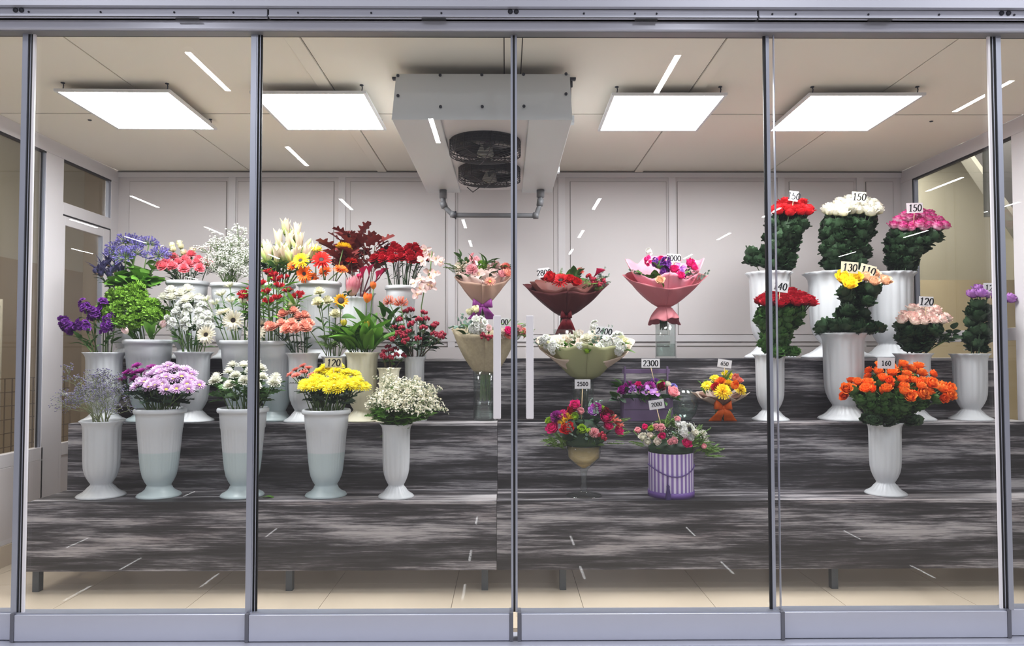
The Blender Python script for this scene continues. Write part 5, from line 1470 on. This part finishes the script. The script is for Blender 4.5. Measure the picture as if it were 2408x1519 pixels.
# 1 blush bouquet on the top shelf
Yb1 = R3
v = glass_cyl(1135, 768, 40, Yb1, Z3, 'glass vase under the blush paper bouquet', .5)
t, o = bouquet('blush paper bouquet of pink flowers tied with a purple star ribbon', 1135, 722, Yb1)
K = Yb1 / F
cone_wrap(t, 'wrapping_paper', paper_mat('blush', 'dcb8a5'), .022, .20, .15, .245, .42, 3, .05, 3, pw=.85)
cone_wrap(t, 'lining_paper', paper_mat('blush_light', 'ecd3cb'), .024, .185, .14, .30, .40, 5, .09, 4, pw=.85)
stems_bundle(t, .022, -.12, .04, STEM, 16, 4)
ribbon_bow(t, paper_mat('purple_ribbon', 'a0489c', .4), .005, .07, .09, -.035)
fill(t, o, Yb1, [('carnation', 'rosep', 1110, 640, .075, -.06), ('carnation', 'creamp', 1085, 635, .09, 0), ('curly', CURLY, 1135, 628, .075, 0), ('orchid', 'orchid', 1125, 652, .08, -.08), ('daisy', 'peachc', 1152, 667, .075, -.12, 'g'), ('rose', 'rosep', 1178, 652, .06, -.08),
    ('carnation', 'salmon', 1188, 635, .07, -.02), ('orchid', 'orchid', 1158, 645, .07, -.06), ('rose', 'peachc', 1190, 650, .065, -.06), ('stock', 'rosep', 1118, 622, .07, .04), ('orchid', 'orchid', 1100, 622, .06, .05), ('carnation', 'orchid', 1165, 630, .07, .04), ('lily', 'orchid', 1148, 640, .04, -.02)],
    101, foliage=[('ruscus', LEAFM, 10, (1075, 1195, 615, 655), .12, -.02), ('lance', LEAFM, 12, (1100, 1190, 610, 650), .10, 0), ('leaf', LEAF, 10, (1080, 1190, 640, 665), .08, -.05), ('fern', FERN, 5, (1050, 1080, 618, 640), .09, 0)])
# 2 maroon bouquet
v = glass_cyl(1327, 775, 52, Yb1 + .02, Z3, 'glass vase under the maroon paper bouquet', .5)
t, o = bouquet('dark maroon paper bouquet of red blooms on the top shelf', 1330, 742, Yb1 + .02)
cone_wrap(t, 'wrapping_paper', paper_mat('maroon', '5a2a2c', .5, .08), .045, .285, .17, .235, .42, 8, .07, 4, pw=.8)
cone_wrap(t, 'lining_paper', paper_mat('brown', '7d4a44', .5, .1), .045, .24, .15, .25, .34, 9, .12, 5, pw=.8)
stems_bundle(t, .038, -.15, .05, STEMD, 20, 6, 1.2)
ribbon_bow(t, paper_mat('dark_red_ribbon', '7a1e28', .4), -.01, .04, .12, -.045)
fill(t, o, Yb1 + .02, [('rose', 'red', 1295, 662, .09, -.10), ('gerbera', 'red', 1318, 665, .11, -.10, 'd'), ('rose', 'red', 1338, 665, .07, -.1), ('rose', 'red', 1352, 672, .075, -.12), ('berry', 'berry', 1388, 672, .06, -.08), ('berry', 'berry', 1402, 678, .055, -.08), ('calla', 'calla', 1396, 655, .06, -.02),
    ('berry', 'berry', 1412, 670, .05, -.04), ('alstro', 'salmon', 1362, 645, .06, .02), ('rose', 'red', 1282, 660, .06, -.05), ('berry', 'alst', 1380, 660, .055, -.02)],
    102, foliage=[('leaf', LEAFM, 14, (1325, 1372, 640, 665), .085, 0), ('euca', EUCA, 5, (1385, 1425, 640, 675), .12, -.02), ('fern', FERN, 7, (1370, 1405, 660, 690), .08, -.08), ('fern', LEAFB, 5, (1305, 1330, 645, 655), .07, .02)])
# 3 pink bouquet
v = glass_cyl(1565, 762, 48, Yb1, Z3, 'clear glass cylinder of water under the pink paper bouquet', .42)
t, o = bouquet('pink paper bouquet with a ruffled skirt in a clear glass cylinder', 1562, 722, Yb1)
cone_wrap(t, 'wrapping_paper', paper_mat('rose_pink', 'cf7e87', .5, .15), .045, .285, .17, .27, .55, 11, .06, 3, pw=.78)
cone_wrap(t, 'lining_paper', paper_mat('light_pink', 'f2a9bb', .5, .3), .045, .26, .17, .36, .50, 13, .14, 4, pw=.8)
cone_wrap(t, 'paper_skirt', paper_mat('rose_pink', 'cf7e87'), .040, .105, .09, -.11, .25, 14, .25, 3, pw=.7)
stems_bundle(t, .035, -.16, .05, STEMD, 18, 7, .9)
fill(t, o, Yb1, [('stock', 'hotpink', 1524, 620, .05, .0), ('stock', 'stockw', 1526, 600, .04, .02), ('stock', 'stock', 1563, 632, .075, -.05), ('stock', 'stock', 1562, 645, .06, -.10), ('rose', 'hotpink', 1582, 642, .075, -.1), ('rose', 'hotpink', 1597, 656, .065, -.13), ('rose', 'hotpink', 1618, 628, .075, -.04), ('rose', 'hotpink', 1627, 636, .06, -.06),
    ('rose', 'peach', 1551, 667, .062, -.15), ('orchid', 'lilacr', 1600, 632, .07, -.04), ('alstro', 'rosep', 1585, 622, .08, .03), ('carnation', 'hotpink', 1553, 617, .06, .03), ('stock', 'purp', 1540, 625, .05, .0), ('daisy', 'magenta', 1546, 622, .055, .02), ('rose', 'lilacr', 1598, 645, .05, -.07)],
    103, foliage=[('broad', LEAFM, 12, (1500, 1560, 625, 665), .085, -.06), ('euca', EUCA, 8, (1600, 1650, 630, 655), .12, -.02), ('leaf', LEAFB, 8, (1530, 1610, 640, 672), .07, -.09), ('euca', EUCA, 3, (1495, 1515, 640, 660), .09, -.05), ('leaf', LEAF, 8, (1520, 1630, 640, 665), .07, -.06)])
# 4 burlap bouquet on the middle shelf
Y4b = R2
v = glass_cyl(1140, 870, 54, Y4b, Z2, 'clear square-shouldered glass vase behind the left door pull', .30)
t, o = bouquet('straw-coloured woven paper bouquet standing behind the left door pull', 1142, 880, Y4b)
cone_wrap(t, 'wrapping_paper', mat('straw_weave', 'a3967c', .8, var=.25, scale=60, bump=.6), .055, .225, .16, .30, .22, 21, .05, 3, pw=.75)
stems_bundle(t, .04, -.17, .10, STEM, 24, 8, .95)
fill(t, o, Y4b, [('stock', 'stockw', 1130, 775, .10, -.05), ('stock', 'stockw', 1118, 782, .08, -.09), ('tulip', 'tulp', 1150, 782, .045, -.12), ('rose', 'hotpink', 1193, 785, .06, -.12), ('carnation', 'salmon', 1196, 790, .07, -.10), ('carnation', 'rosep', 1215, 782, .075, -.03), ('berry', 'berry', 1137, 798, .05, -.14),
    ('berry', 'berry', 1150, 803, .05, -.14), ('rosebud', 'creamc', 1107, 742, .045, 0), ('rosebud', 'creamc', 1120, 737, .045, 0), ('carnation', 'creamp', 1175, 790, .07, -.1), ('daisy', 'rosep', 1133, 760, .06, .02), ('stock', 'salmon', 1225, 790, .06, 0)],
    104, foliage=[('euca', EUCA, 9, (1080, 1130, 765, 795), .13, -.04), ('lance', LEAFB, 8, (1155, 1215, 760, 800), .11, -.03), ('leaf', LEAFM, 10, (1085, 1230, 775, 800), .08, -.05), ('fern', FERN, 7, (1190, 1240, 770, 800), .10, -.02)])
# 5 pale green bouquet
v = glass_cyl(1370, 898, 52, Y4b + .02, Z2, 'glass vase hidden behind the goblet flowers', .5)
t, o = bouquet('pale green paper bouquet of white flowers in the middle of the middle shelf', 1375, 892, Y4b + .02)
cone_wrap(t, 'wrapping_paper', paper_mat('pale_green', 'b7b88f', .5, .3), .050, .25, .19, .265, .26, 31, .14, 3, pw=.62)
cone_wrap(t, 'lining_paper', paper_mat('cream_paper', 'e6d3c3', .5, .3), .035, .31, .13, .29, .62, 32, .06, 3, pw=.9)
stems_bundle(t, .04, -.19, .10, STEMD, 22, 9, 1.1)
fill(t, o, Y4b + .02, [('stock', 'stockw', 1290, 812, .075, -.04), ('stock', 'stockw', 1305, 825, .07, -.08), ('alstro', 'wht2', 1352, 800, .08, -.02), ('carnation', 'white', 1378, 805, .085, -.03), ('rose', 'creamp', 1395, 800, .08, .0), ('stock', 'stockw', 1362, 825, .06, -.12), ('rosebud', 'limeg', 1378, 832, .05, -.13), ('stock', 'stockw', 1420, 815, .08, -.05),
    ('stock', 'stockw', 1440, 812, .09, -.03), ('alstro', 'creamc', 1465, 810, .07, -.01), ('stock', 'stockw', 1395, 775, .055, .05), ('carnation', 'creamp', 1330, 805, .07, 0), ('stock', 'stockw', 1405, 830, .06, -.1), ('alstro', 'wht2', 1320, 815, .07, -.06), ('stock', 'stockw', 1450, 828, .07, -.07), ('rosebud', 'creamp', 1362, 795, .05, .05), ('alstro', 'creamc', 1280, 815, .06, 0)],
    105, foliage=[('leaf', LEAFB, 10, (1325, 1350, 800, 830), .08, -.08), ('euca', EUCA, 8, (1390, 1430, 780, 820), .12, -.03), ('leaf', LEAFB, 6, (1375, 1400, 815, 835), .07, -.12), ('lance', LEAFB, 8, (1440, 1490, 800, 825), .10, -.03), ('euca', EUCA, 3, (1262, 1290, 800, 820), .09, 0), ('leaf', LEAFM, 14, (1290, 1470, 800, 830), .075, -.02)])
# 6 small kraft bouquet with orange ribbon
Y6 = R2 - .06
t, o = bouquet('small yellow and orange bouquet with a big orange ribbon', 1694, 955, Y6)
cone_wrap(t, 'wrapping_paper', paper_mat('kraft', '8d6a5c', .5, .15), .030, .135, .10, .085, .35, 41, .12, 3, pw=.8)
cone_wrap(t, 'lining_paper', paper_mat('tulle', 'cdbcb0', .6, .45), .030, .175, .10, .085, .30, 42, .28, 5, pw=.9)
zb0 = Z2 - o.z
stems_bundle(t, .025, zb0, .03, STEM, 14, 10, 1.4)
ribbon_bow(t, paper_mat('orange_ribbon', 'e05f12', .35, .15), -.004, .055, -zb0 - .006, -.05)
fill(t, o, Y6, [('daisy', 'yell2', 1662, 912, .07, -.02, 'g'), ('pompon', 'yellow', 1697, 925, .095, -.10), ('pompon', 'yellow', 1738, 920, .075, -.06), ('tulip', 'gor', 1722, 916, .05, -.10), ('tulip', 'salmon', 1723, 898, .045, -.02), ('carnation', 'gor', 1693, 905, .07, -.02), ('carnation', 'alst', 1682, 915, .06, -.07), ('alstro', 'yell2', 1706, 890, .075, .02),
    ('rose', 'salmon', 1734, 900, .05, .03), ('daisy', 'yell2', 1680, 895, .065, .03, 'g'), ('carnation', 'gyell', 1710, 908, .06, -.04)],
    106, foliage=[('lance', LEAFB, 10, (1655, 1745, 890, 925), .08, 0), ('fern', LEAFB, 10, (1650, 1745, 905, 930), .07, -.03)])

# ================================================================ goblet arrangement
Yg2 = R1 - .02
p = W(1373, 1158, Yg2); t = thing('goblet_arrangement', 'goblet of mixed red, pink and yellow blooms on the front shelf', 'flower arrangement', (p.x, Yg2, Z1))
o = t.location.copy(); kk = Yg2 / F
zt_ = W(1373, 1046, Yg2).z - Z1; zb2 = W(1373, 1096, Yg2).z - Z1
GOB = glass_mat('goblet_glass', 'f2f5f4', .05, haze=.03, hazecol='c8cfd2', scale=1.3)
mb = MB(); mb.lathe([(.105, 0), (.10, .006), (.04, .014), (.016, .03), (.022, .045), (.014, .06), (.017, .10), (.02, zb2 - .03), (.028, zb2 - .012), (.06, zb2 + .012), (.095, zb2 + .05), (.102, zt_), (.099, zt_ + .001), (.091, zb2 + .05), (.05, zb2 + .016)], 40, cap1=True)
put('goblet', mb.mesh('goblet', [GOB]), t)
mb = MB(); mb.lathe([(.01, zb2 - .01), (.055, zb2 + .02), (.088, zb2 + .052), (.094, zt_ - .005)], 40, cap1=True)
put('moss_filling', mb.mesh('moss_filling', [mat('pale_straw', 'dfbd7f', .8, var=.15, scale=40, bump=.5)]), t)
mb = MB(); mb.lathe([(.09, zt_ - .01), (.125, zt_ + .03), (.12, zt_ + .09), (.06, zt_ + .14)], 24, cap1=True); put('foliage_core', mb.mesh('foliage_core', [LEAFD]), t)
its = [('carnation', 'magenta', 1310, 985, .07), ('daisy', 'hotpink', 1322, 980, .065), ('rose', 'hotpink', 1352, 960, .062), ('rose', 'dred', 1344, 972, .055), ('alstro', 'gyell', 1334, 990, .07), ('alstro', 'yellow', 1325, 997, .06), ('rosebud', 'limeg', 1352, 988, .05), ('rose', 'hotpink', 1303, 1014, .078), ('rose', 'red', 1336, 1016, .088),
       ('rose', 'lilacr', 1391, 975, .062), ('rosebud', 'limeg', 1368, 1018, .055), ('calla', 'limeg', 1380, 1022, .035), ('rose', 'hotpink', 1420, 990, .07), ('rose', 'hotpink', 1426, 1008, .062), ('rose', 'burg', 1420, 976, .055), ('alstro', 'salmon', 1438, 992, .07), ('rose', 'hotpink', 1450, 1020, .06), ('carnation', 'magenta', 1400, 965, .065), ('carnation', 'rosep', 1396, 1022, .06),
       ('rose', 'burg', 1432, 978, .04), ('pompon', 'limeg', 1413, 965, .05), ('berry', 'berry', 1412, 1035, .06), ('rosebud', 'limeg', 1295, 998, .045), ('alstro', 'salmon', 1450, 1003, .06), ('rosebud', 'rosep', 1365, 975, .04)]
def on_dome(its, cx, cy, rxp):
    out = []
    for it in its:
        u = (it[2] - cx) / rxp; dy = -.13 * math.sqrt(max(0, 1 - u * u)) * (.5 + .5 * max(0, min(1, (it[3] - cy + 40) / 80)))
        out.append((it[0], it[1], it[2], it[3], it[4], dy) + tuple(it[5:]))
    return out
fill(t, o, Yg2, on_dome(its, 1373, 1000, 88), 107, foliage=[('euca', EUCA, 9, (1335, 1405, 955, 1035), .08, -.11), ('fern', FERN, 16, (1290, 1455, 1030, 1050), .11, -.03), ('leaf', LEAFD, 26, (1295, 1450, 980, 1045), .07, -.05), ('fern', FERN, 6, (1440, 1465, 985, 1040), .08, 0), ('euca', EUCA, 4, (1380, 1410, 948, 965), .08, .03), ('lance', FERN, 10, (1295, 1325, 1035, 1055), .10, 0), ('ruscus', LEAFM, 8, (1340, 1420, 1030, 1045), .07, -.11), ('leaf', LEAFM, 14, (1300, 1445, 975, 1040), .05, -.07)])

# ================================================================ striped hat box
p = W(1578, 1165, R1 - .02); Yh = R1 - .02; kk = Yh / F
t = thing('flower_box', 'round purple and white striped box of small pink and white blooms', 'flower box', (p.x, Yh, Z1)); o = t.location.copy()
r = 52 * kk; h = W(1578, 1062, Yh).z - Z1
PURP = mat('violet_card', '6f4f9b', .5); STR = mat('stripe_pale', 'd9d0e6', .55); STRP = mat('stripe_violet', '8468ac', .55)
mb = MB(); n = 120; hb_ = .032
for i in range(n):
    a0 = 2 * PI * i / n; a1 = 2 * PI * (i + 1) / n
    v_ = [(r * math.cos(a), r * math.sin(a), z) for z in (hb_, h) for a in (a0, a1)]
    mb.add(v_, [(0, 1, 3, 2)], (i // 2) % 2)
mb.lathe([(r - .003, h), (r - .003, h - .05)], 48, 0, cap0=False, cap1=True)
put('box_wall', mb.mesh('box_wall', [STR, STRP]), t)
mb = MB(); mb.lathe([(r + .004, 0), (r + .004, hb_), (r, hb_)], 60); put('box_base', mb.mesh('box_base', [PURP], True), t)
CORD = mat('violet_cord', '5a4480', .7)
mb = MB(); pts = []
for i in range(17):
    a = PI + PI * i / 16; u = -math.cos(PI * i / 16 + 0)
    x = -math.cos(PI * i / 16); pts.append(((r + .004) * x, -(r + .004) * math.sin(PI * i / 16), h * .72 - .055 * (1 - x * x)))
mb.tube(pts, .0035, 6); put('cord', mb.mesh('cord', [CORD]), t)
tx = -.045; ty = -math.sqrt(r * r - tx * tx) - .008; tz = h * .72 - .055 * .9
mb = MB(); mb.tube([(tx, ty, tz), (tx - .003, ty, tz - .05)], .002, 5)
mb.lathe([(.004, -.05), (.010, -.058), (.008, -.066), (.016, -.12), (.021, -.168)], 10, c=(tx, ty, tz), cap1=True); put('tassel', mb.mesh('tassel', [mat('dark_tassel', '3d2a63', .8)]), t)
its = [('rosebud', 'hotpink', 1518, 1011, .038), ('rosebud', 'rosep', 1502, 1018, .038), ('rose', 'rosep', 1553, 1013, .055), ('rose', 'rosep', 1542, 1010, .04), ('rose', 'creamp', 1546, 1044, .052), ('rosebud', 'hotpink', 1556, 1033, .045), ('rose', 'hotpink', 1611, 1049, .055), ('rose', 'rosep', 1583, 1043, .045), ('rosebud', 'white', 1514, 1034, .045), ('rosebud', 'creamp', 1530, 1030, .035),
       ('stock', 'stockw', 1610, 1022, .075), ('stock', 'stockw', 1604, 1010, .05), ('rosebud', 'white', 1628, 1025, .045), ('alstro', 'wht2', 1648, 1025, .05), ('alstro', 'wht2', 1655, 1038, .045), ('rosebud', 'rosep', 1590, 993, .035), ('rosebud', 'limeg', 1531, 1015, .035), ('rosebud', 'stockw', 1592, 1005, .045), ('rosebud', 'rosep', 1650, 1055, .03), ('rosebud', 'stockw', 1617, 1038, .045), ('rose', 'rosep', 1575, 1045, .04), ('rosebud', 'white', 1524, 1045, .04)]
fill(t, o, Yh, on_dome(its, 1578, 1025, 92), 108, foliage=[('fern', FERN, 22, (1505, 1655, 1020, 1060), .10, -.03), ('fern', FERN, 10, (1555, 1600, 990, 1005), .11, .02), ('leaf', LEAFM, 18, (1520, 1640, 1020, 1060), .05, -.06), ('fern', FERN, 10, (1625, 1670, 1035, 1075), .12, -.02), ('euca', EUCA, 3, (1585, 1605, 1005, 1030), .06, -.08)])
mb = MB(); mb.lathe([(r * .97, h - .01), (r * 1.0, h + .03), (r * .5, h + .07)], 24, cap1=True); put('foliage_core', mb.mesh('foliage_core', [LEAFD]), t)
rr = random.Random(109)
for i in range(5):
    a, b = tiny_spray(200 + i, nb=14, r=.8, blossom='dot', spread=.4)
    x = (-.75 + .37 * i) * r * 1.3; d = Vector((x * 5, -.5, 1)).normalized()
    M = Matrix.Translation((x * .6, -.02, h + .0)) @ orient(d) @ Matrix.Scale(.17, 4)
    put('twigs', a.mesh('twigs', [STEM]), t, M); put('filler_blossoms', b.mesh('filler_blossoms', [C['gyp']]), t, M)['kind'] = 'stuff'

# ================================================================ purple crate
Yc = R2 - .03; pc = W(1520, 992, Yc)
t = thing('flower_crate', 'small purple wooden crate with a tall handle, filled with magenta blooms', 'flower crate', (pc.x, Yc, Z2)); o = t.location.copy(); kk = Yc / F
CR = mat('purple_painted_wood', '6b5679', .6, var=.1, scale=15)
wx_ = 57 * kk; hz = W(1520, 935, Yc).z - Z2; dy = .07
for (zz0, zz1) in ((0.003, hz * .49), (hz * .51, hz)):
    boxobj('crate_slat', (o.x - wx_, Yc - dy, Z2 + zz0), (o.x + wx_, Yc - dy + .008, Z2 + zz1), CR, t, .001)
    boxobj('crate_slat', (o.x - wx_, Yc + dy - .008, Z2 + zz0), (o.x + wx_, Yc + dy, Z2 + zz1), CR, t, .001)
for s in (-1, 1):
    boxobj('crate_end', (o.x + s * wx_ - s * .009, Yc - dy + .008, Z2 + .003), (o.x + s * wx_, Yc + dy - .008, Z2 + hz), CR, t, .001)
    xq = o.x + s * 50 * kk
    boxobj('handle_post', (xq - .005, Yc - .01, Z2 + .02), (xq + .005, Yc + .01, W(1520, 862, Yc).z), CR, t, .001)
boxobj('crate_floor', (o.x - wx_ + .01, Yc - dy + .008, Z2), (o.x + wx_ - .01, Yc + dy - .008, Z2 + .008), CR, t)
boxobj('handle_bar', (o.x - 56 * kk, Yc - .004, W(1520, 878, Yc).z), (o.x + 56 * kk, Yc + .004, W(1520, 868, Yc).z), CR, t, .001)
boxobj('floral_foam', (o.x - wx_ + .012, Yc - dy + .01, Z2 + .009), (o.x + wx_ - .012, Yc + dy - .01, Z2 + hz + .02), LEAFD, t)
fill(t, o, Yc, [('rose', 'magenta', 1465, 925, .06, -.06), ('alstro', 'magenta', 1480, 915, .07, -.04), ('alstro', 'lilacr', 1488, 922, .06, -.08), ('rose', 'hotpink', 1500, 910, .045, 0), ('daisy', 'magenta', 1527, 913, .075, -.04, 'd'), ('orchid', 'lilacr', 1523, 922, .075, -.09), ('daisy', 'purp', 1540, 903, .065, .02, 'd'), ('rose', 'burg', 1551, 918, .055, -.06),
    ('rose', 'rosep', 1577, 930, .075, -.08), ('rosebud', 'white', 1566, 911, .035, -.02), ('daisy', 'violet', 1582, 913, .055, 0, 'd'), ('alstro', 'magenta', 1508, 922, .06, -.05), ('carnation', 'hotpink', 1552, 908, .05, 0), ('orchid', 'lilacr', 1540, 926, .06, -.09)],
    110, foliage=[('leaf', LEAFD, 24, (1462, 1580, 918, 945), .06, -.06), ('leaf', LEAFM, 6, (1445, 1465, 900, 935), .08, 0), ('ruscus', LEAFM, 12, (1465, 1590, 930, 948), .09, -.06), ('leaf', LEAFB, 5, (1545, 1575, 895, 915), .06, 0), ('leaf', LEAFD, 3, (1450, 1462, 935, 945), .08, -.04)])

# ================================================================ fish bowl
Yf_ = R2 - .02; pf = W(1609, 978, Yf_)
t = thing('glass_bowl', 'empty round glass bowl with water between the crate and the small bouquet', 'glass bowl', (pf.x, Yf_, Z2)); kk = Yf_ / F
R_ = 33 * kk; zt2 = W(1609, 911, Yf_).z - Z2
prof_ = [(R_ * .55, 0)] + [(R_ * math.cos(a), zt2 * .5 + (zt2 * .53) * math.sin(a)) for a in [(-1.05 + 2.1 * i / 14) for i in range(15)]]
mb = MB(); mb.lathe(prof_ + [(x - .004, z) for x, z in prof_[::-1][:15]], 40, cap1=True); put('bowl_glass', mb.mesh('bowl_glass', [GLASSV]), t)
wp = [(x - .006, z) for x, z in prof_[1:9]]
mb = MB(); mb.lathe([(.01, .012)] + wp, 36, cap1=True); put('water', mb.mesh('water', [WATER]), t)

# fallen leaf on the front shelf
pl = W(634, 1157, 4.17)
t = tag(put('fallen_leaf', LEAVES['leaf'][0].mesh('fallen_leaf', [LEAFB])), 'single dry green leaf fallen on the front shelf right of the second mullion', 'leaf')
t.matrix_world = Matrix.Translation((pl.x - .035, 4.14, Z1 + .004)) @ Matrix.Rotation(.1, 4, 'Z') @ Matrix.Scale(.085, 4)

# ================================================================ price tags
INK = mat('black_ink', '26262b', .7)
def arc(cx, cy, rx_, ry_, a0, a1, n=14):
    return [(cx + rx_ * math.cos(math.radians(a0 + (a1 - a0) * i / n)), cy + ry_ * math.sin(math.radians(a0 + (a1 - a0) * i / n))) for i in range(n + 1)]
GL = {
    '0': [arc(.3, .5, .24, .47, 0, 360, 24)], '1': [[(.32, 0), (.32, .98)], [(.32, .98), (.14, .83)], [(.13, .02), (.50, .02)]],
    '2': [arc(.3, .72, .21, .25, 165, -35) + [(.08, .04)], [(.08, .04), (.56, .04)]], '3': [arc(.28, .75, .2, .22, 150, -80), arc(.28, .28, .24, .26, 85, -150)],
    '4': [[(.42, 0), (.42, .97), (.04, .3), (.58, .3)]], '5': [[(.52, .96), (.16, .96), (.12, .56)] + arc(.27, .31, .25, .29, 120, -145)],
    '6': [arc(.3, .3, .22, .28, 0, 360, 20), [(.50, .95), (.26, .8), (.12, .55), (.08, .3)]], '8': [arc(.3, .75, .18, .22, 0, 360, 18), arc(.3, .28, .23, .27, 0, 360, 18)],
}
CARD = {'w': mat('white_card', 'dcdadd', .6), 'c': mat('cream_card', 'dcd3b8', .6), 'p': mat('pale_card', 'd6cad0', .6)}
STICK = mat('wood_stick', 'c9b08a', .7)
def digits(text, hgt, bold, slant):
    mb = MB(); x = 0; adv = .66 if not bold else .72
    for ch in text:
        for line in GL[ch]:
            for (x0, y0), (x1, y1) in zip(line, line[1:]):
                dx, dy_ = x1 - x0, y1 - y0; L = math.hypot(dx, dy_)
                if L < 1e-6: continue
                w = .095 if bold else (.034 + .055 * abs(dy_ / L))
                nx, ny = -dy_ / L * w, dx / L * w; ex, ey = dx / L * w * .35, dy_ / L * w * .35
                q = [(x0 - ex + nx, y0 - ey + ny), (x0 - ex - nx, y0 - ey - ny), (x1 + ex - nx, y1 + ey - ny), (x1 + ex + nx, y1 + ey + ny)]
                mb.add([(x + a + slant * b, 0, b) for a, b in q], [(0, 1, 2, 3)])
        x += adv
    wtot = x - adv + .6
    mb.v = [((a - wtot / 2) * hgt, b, (c - .5) * hgt) for a, b, c in mb.v]
    return mb
def price(text, px, py, w, h, Y, label, tilt=0, card='w', bold=False, slant=0.0, stick=None, dh=.62, rz=0.0, shift=0.0):
    k_ = Y / F; p = W(px, py, Y)
    t = thing('price_tag', label, 'price tag', p, None, rz)
    M = Matrix.Rotation(math.radians(tilt), 4, 'Y')
    mb = MB(); mb.box((-w / 2 * k_, 0, -h / 2 * k_), (w / 2 * k_, .0012, h / 2 * k_)); put('card', mb.mesh('card', [CARD[card]], False), t, M)
    d = digits(text, h * dh * k_, bold, slant); d.v = [(a + shift * k_, -.0008 - .0, c) for a, b, c in d.v]
    put('lettering', d.mesh('lettering', [INK], False), t, M)
    if stick:
        q = W(stick[0], stick[1], Y + (stick[2] if len(stick) > 2 else 0)) - p
        mb = MB(); mb.tube([(0, .003, -h * .3 * k_), q], .0022, 6); put('stick', mb.mesh('stick', [STICK]), t)
price('150', 1866, 461, 22, 24, R3 - .08, 'narrow price tag 150 turned sideways in the bright red roses', 8, 'w', stick=(1862, 500), slant=.1, dh=.68)
price('150', 2020, 463, 34, 24, R3 - .15, 'cream price tag 150 in the white roses', 3, 'c', stick=(2015, 500), slant=.12, dh=.7)
price('150', 2151, 489, 39, 24, R3 - .12, 'pale price tag 150 in the pink and white roses', -2, 'p', stick=(2148, 530), slant=.12, dh=.68)
price('140', 1834, 673, 40, 27, R2 - .16, 'price tag 140 in the dark red roses', 8, 'w', stick=(1832, 715), slant=.12, dh=.62)
price('130', 1998, 629, 41, 27, R2 - .10, 'cream price tag 130 behind the yellow roses', 4, 'c', stick=(1996, 680), slant=.12, dh=.66)
price('110', 2041, 636, 38, 27, R2 + .0, 'cream price tag 110 behind the peach roses', 14, 'c', stick=(2040, 690), slant=.12, dh=.66)
price('120', 2178, 709, 34, 24, R2 - .08, 'price tag 120 in the red-flecked cream roses', 3, 'w', stick=(2176, 750), slant=.12, dh=.72)
price('120', 2330, 677, 34, 24, R2 - .02, 'half hidden price tag above the lilac roses', 0, 'w', stick=(2328, 715), slant=.1)
price('160', 2084, 854, 41, 26, R1 - .05, 'bold white price tag 160 in the orange spray roses', 2, 'w', True, stick=(2084, 905), dh=.42)
price('120', 784, 853, 40, 22, R1 + .0, 'cream price tag 120 in the yellow daisies', 0, 'c', stick=(786, 900), slant=.1, dh=.75)
price('2500', 1370, 903, 37, 22, R1 - .12, 'bold price tag 2500 on a stick in the goblet flowers', 0, 'w', True, stick=(1367, 985), dh=.42)
price('2000', 1544, 951, 36, 22, R1 - .10, 'tilted price tag 2000 on a stick in the striped box', -8, 'w', stick=(1562, 1030), dh=.45)
price('2300', 1530, 854, 43, 21, R2 - .05, 'price tag 2300 above the purple crate handle', 0, 'w', stick=(1542, 915), dh=.66)
price('650', 1704, 855, 33, 19, R2 - .08, 'small tilted price tag 650 above the small orange bouquet', 8, 'w', stick=(1703, 900), dh=.5)
price('2000', 1584, 607, 32, 20, R3 - .05, 'price tag 2000 in the pink paper bouquet', 3, 'w', stick=(1584, 640), dh=.66)
price('2800', 1279, 641, 27, 22, R3 - .08, 'tilted price tag 2800 at the left of the maroon bouquet', -6, 'w', stick=(1284, 665), dh=.6)
price('2400', 1420, 779, 40, 22, R2 - .05, 'price tag 2400 behind the white flowers of the pale green bouquet', 6, 'w', stick=(1418, 815), slant=.1, dh=.66)
price('2000', 1178, 757, 38, 20, R2 - .02, 'price tag 2000 half behind the left door pull', 2, 'w', stick=(1178, 790), dh=.66)
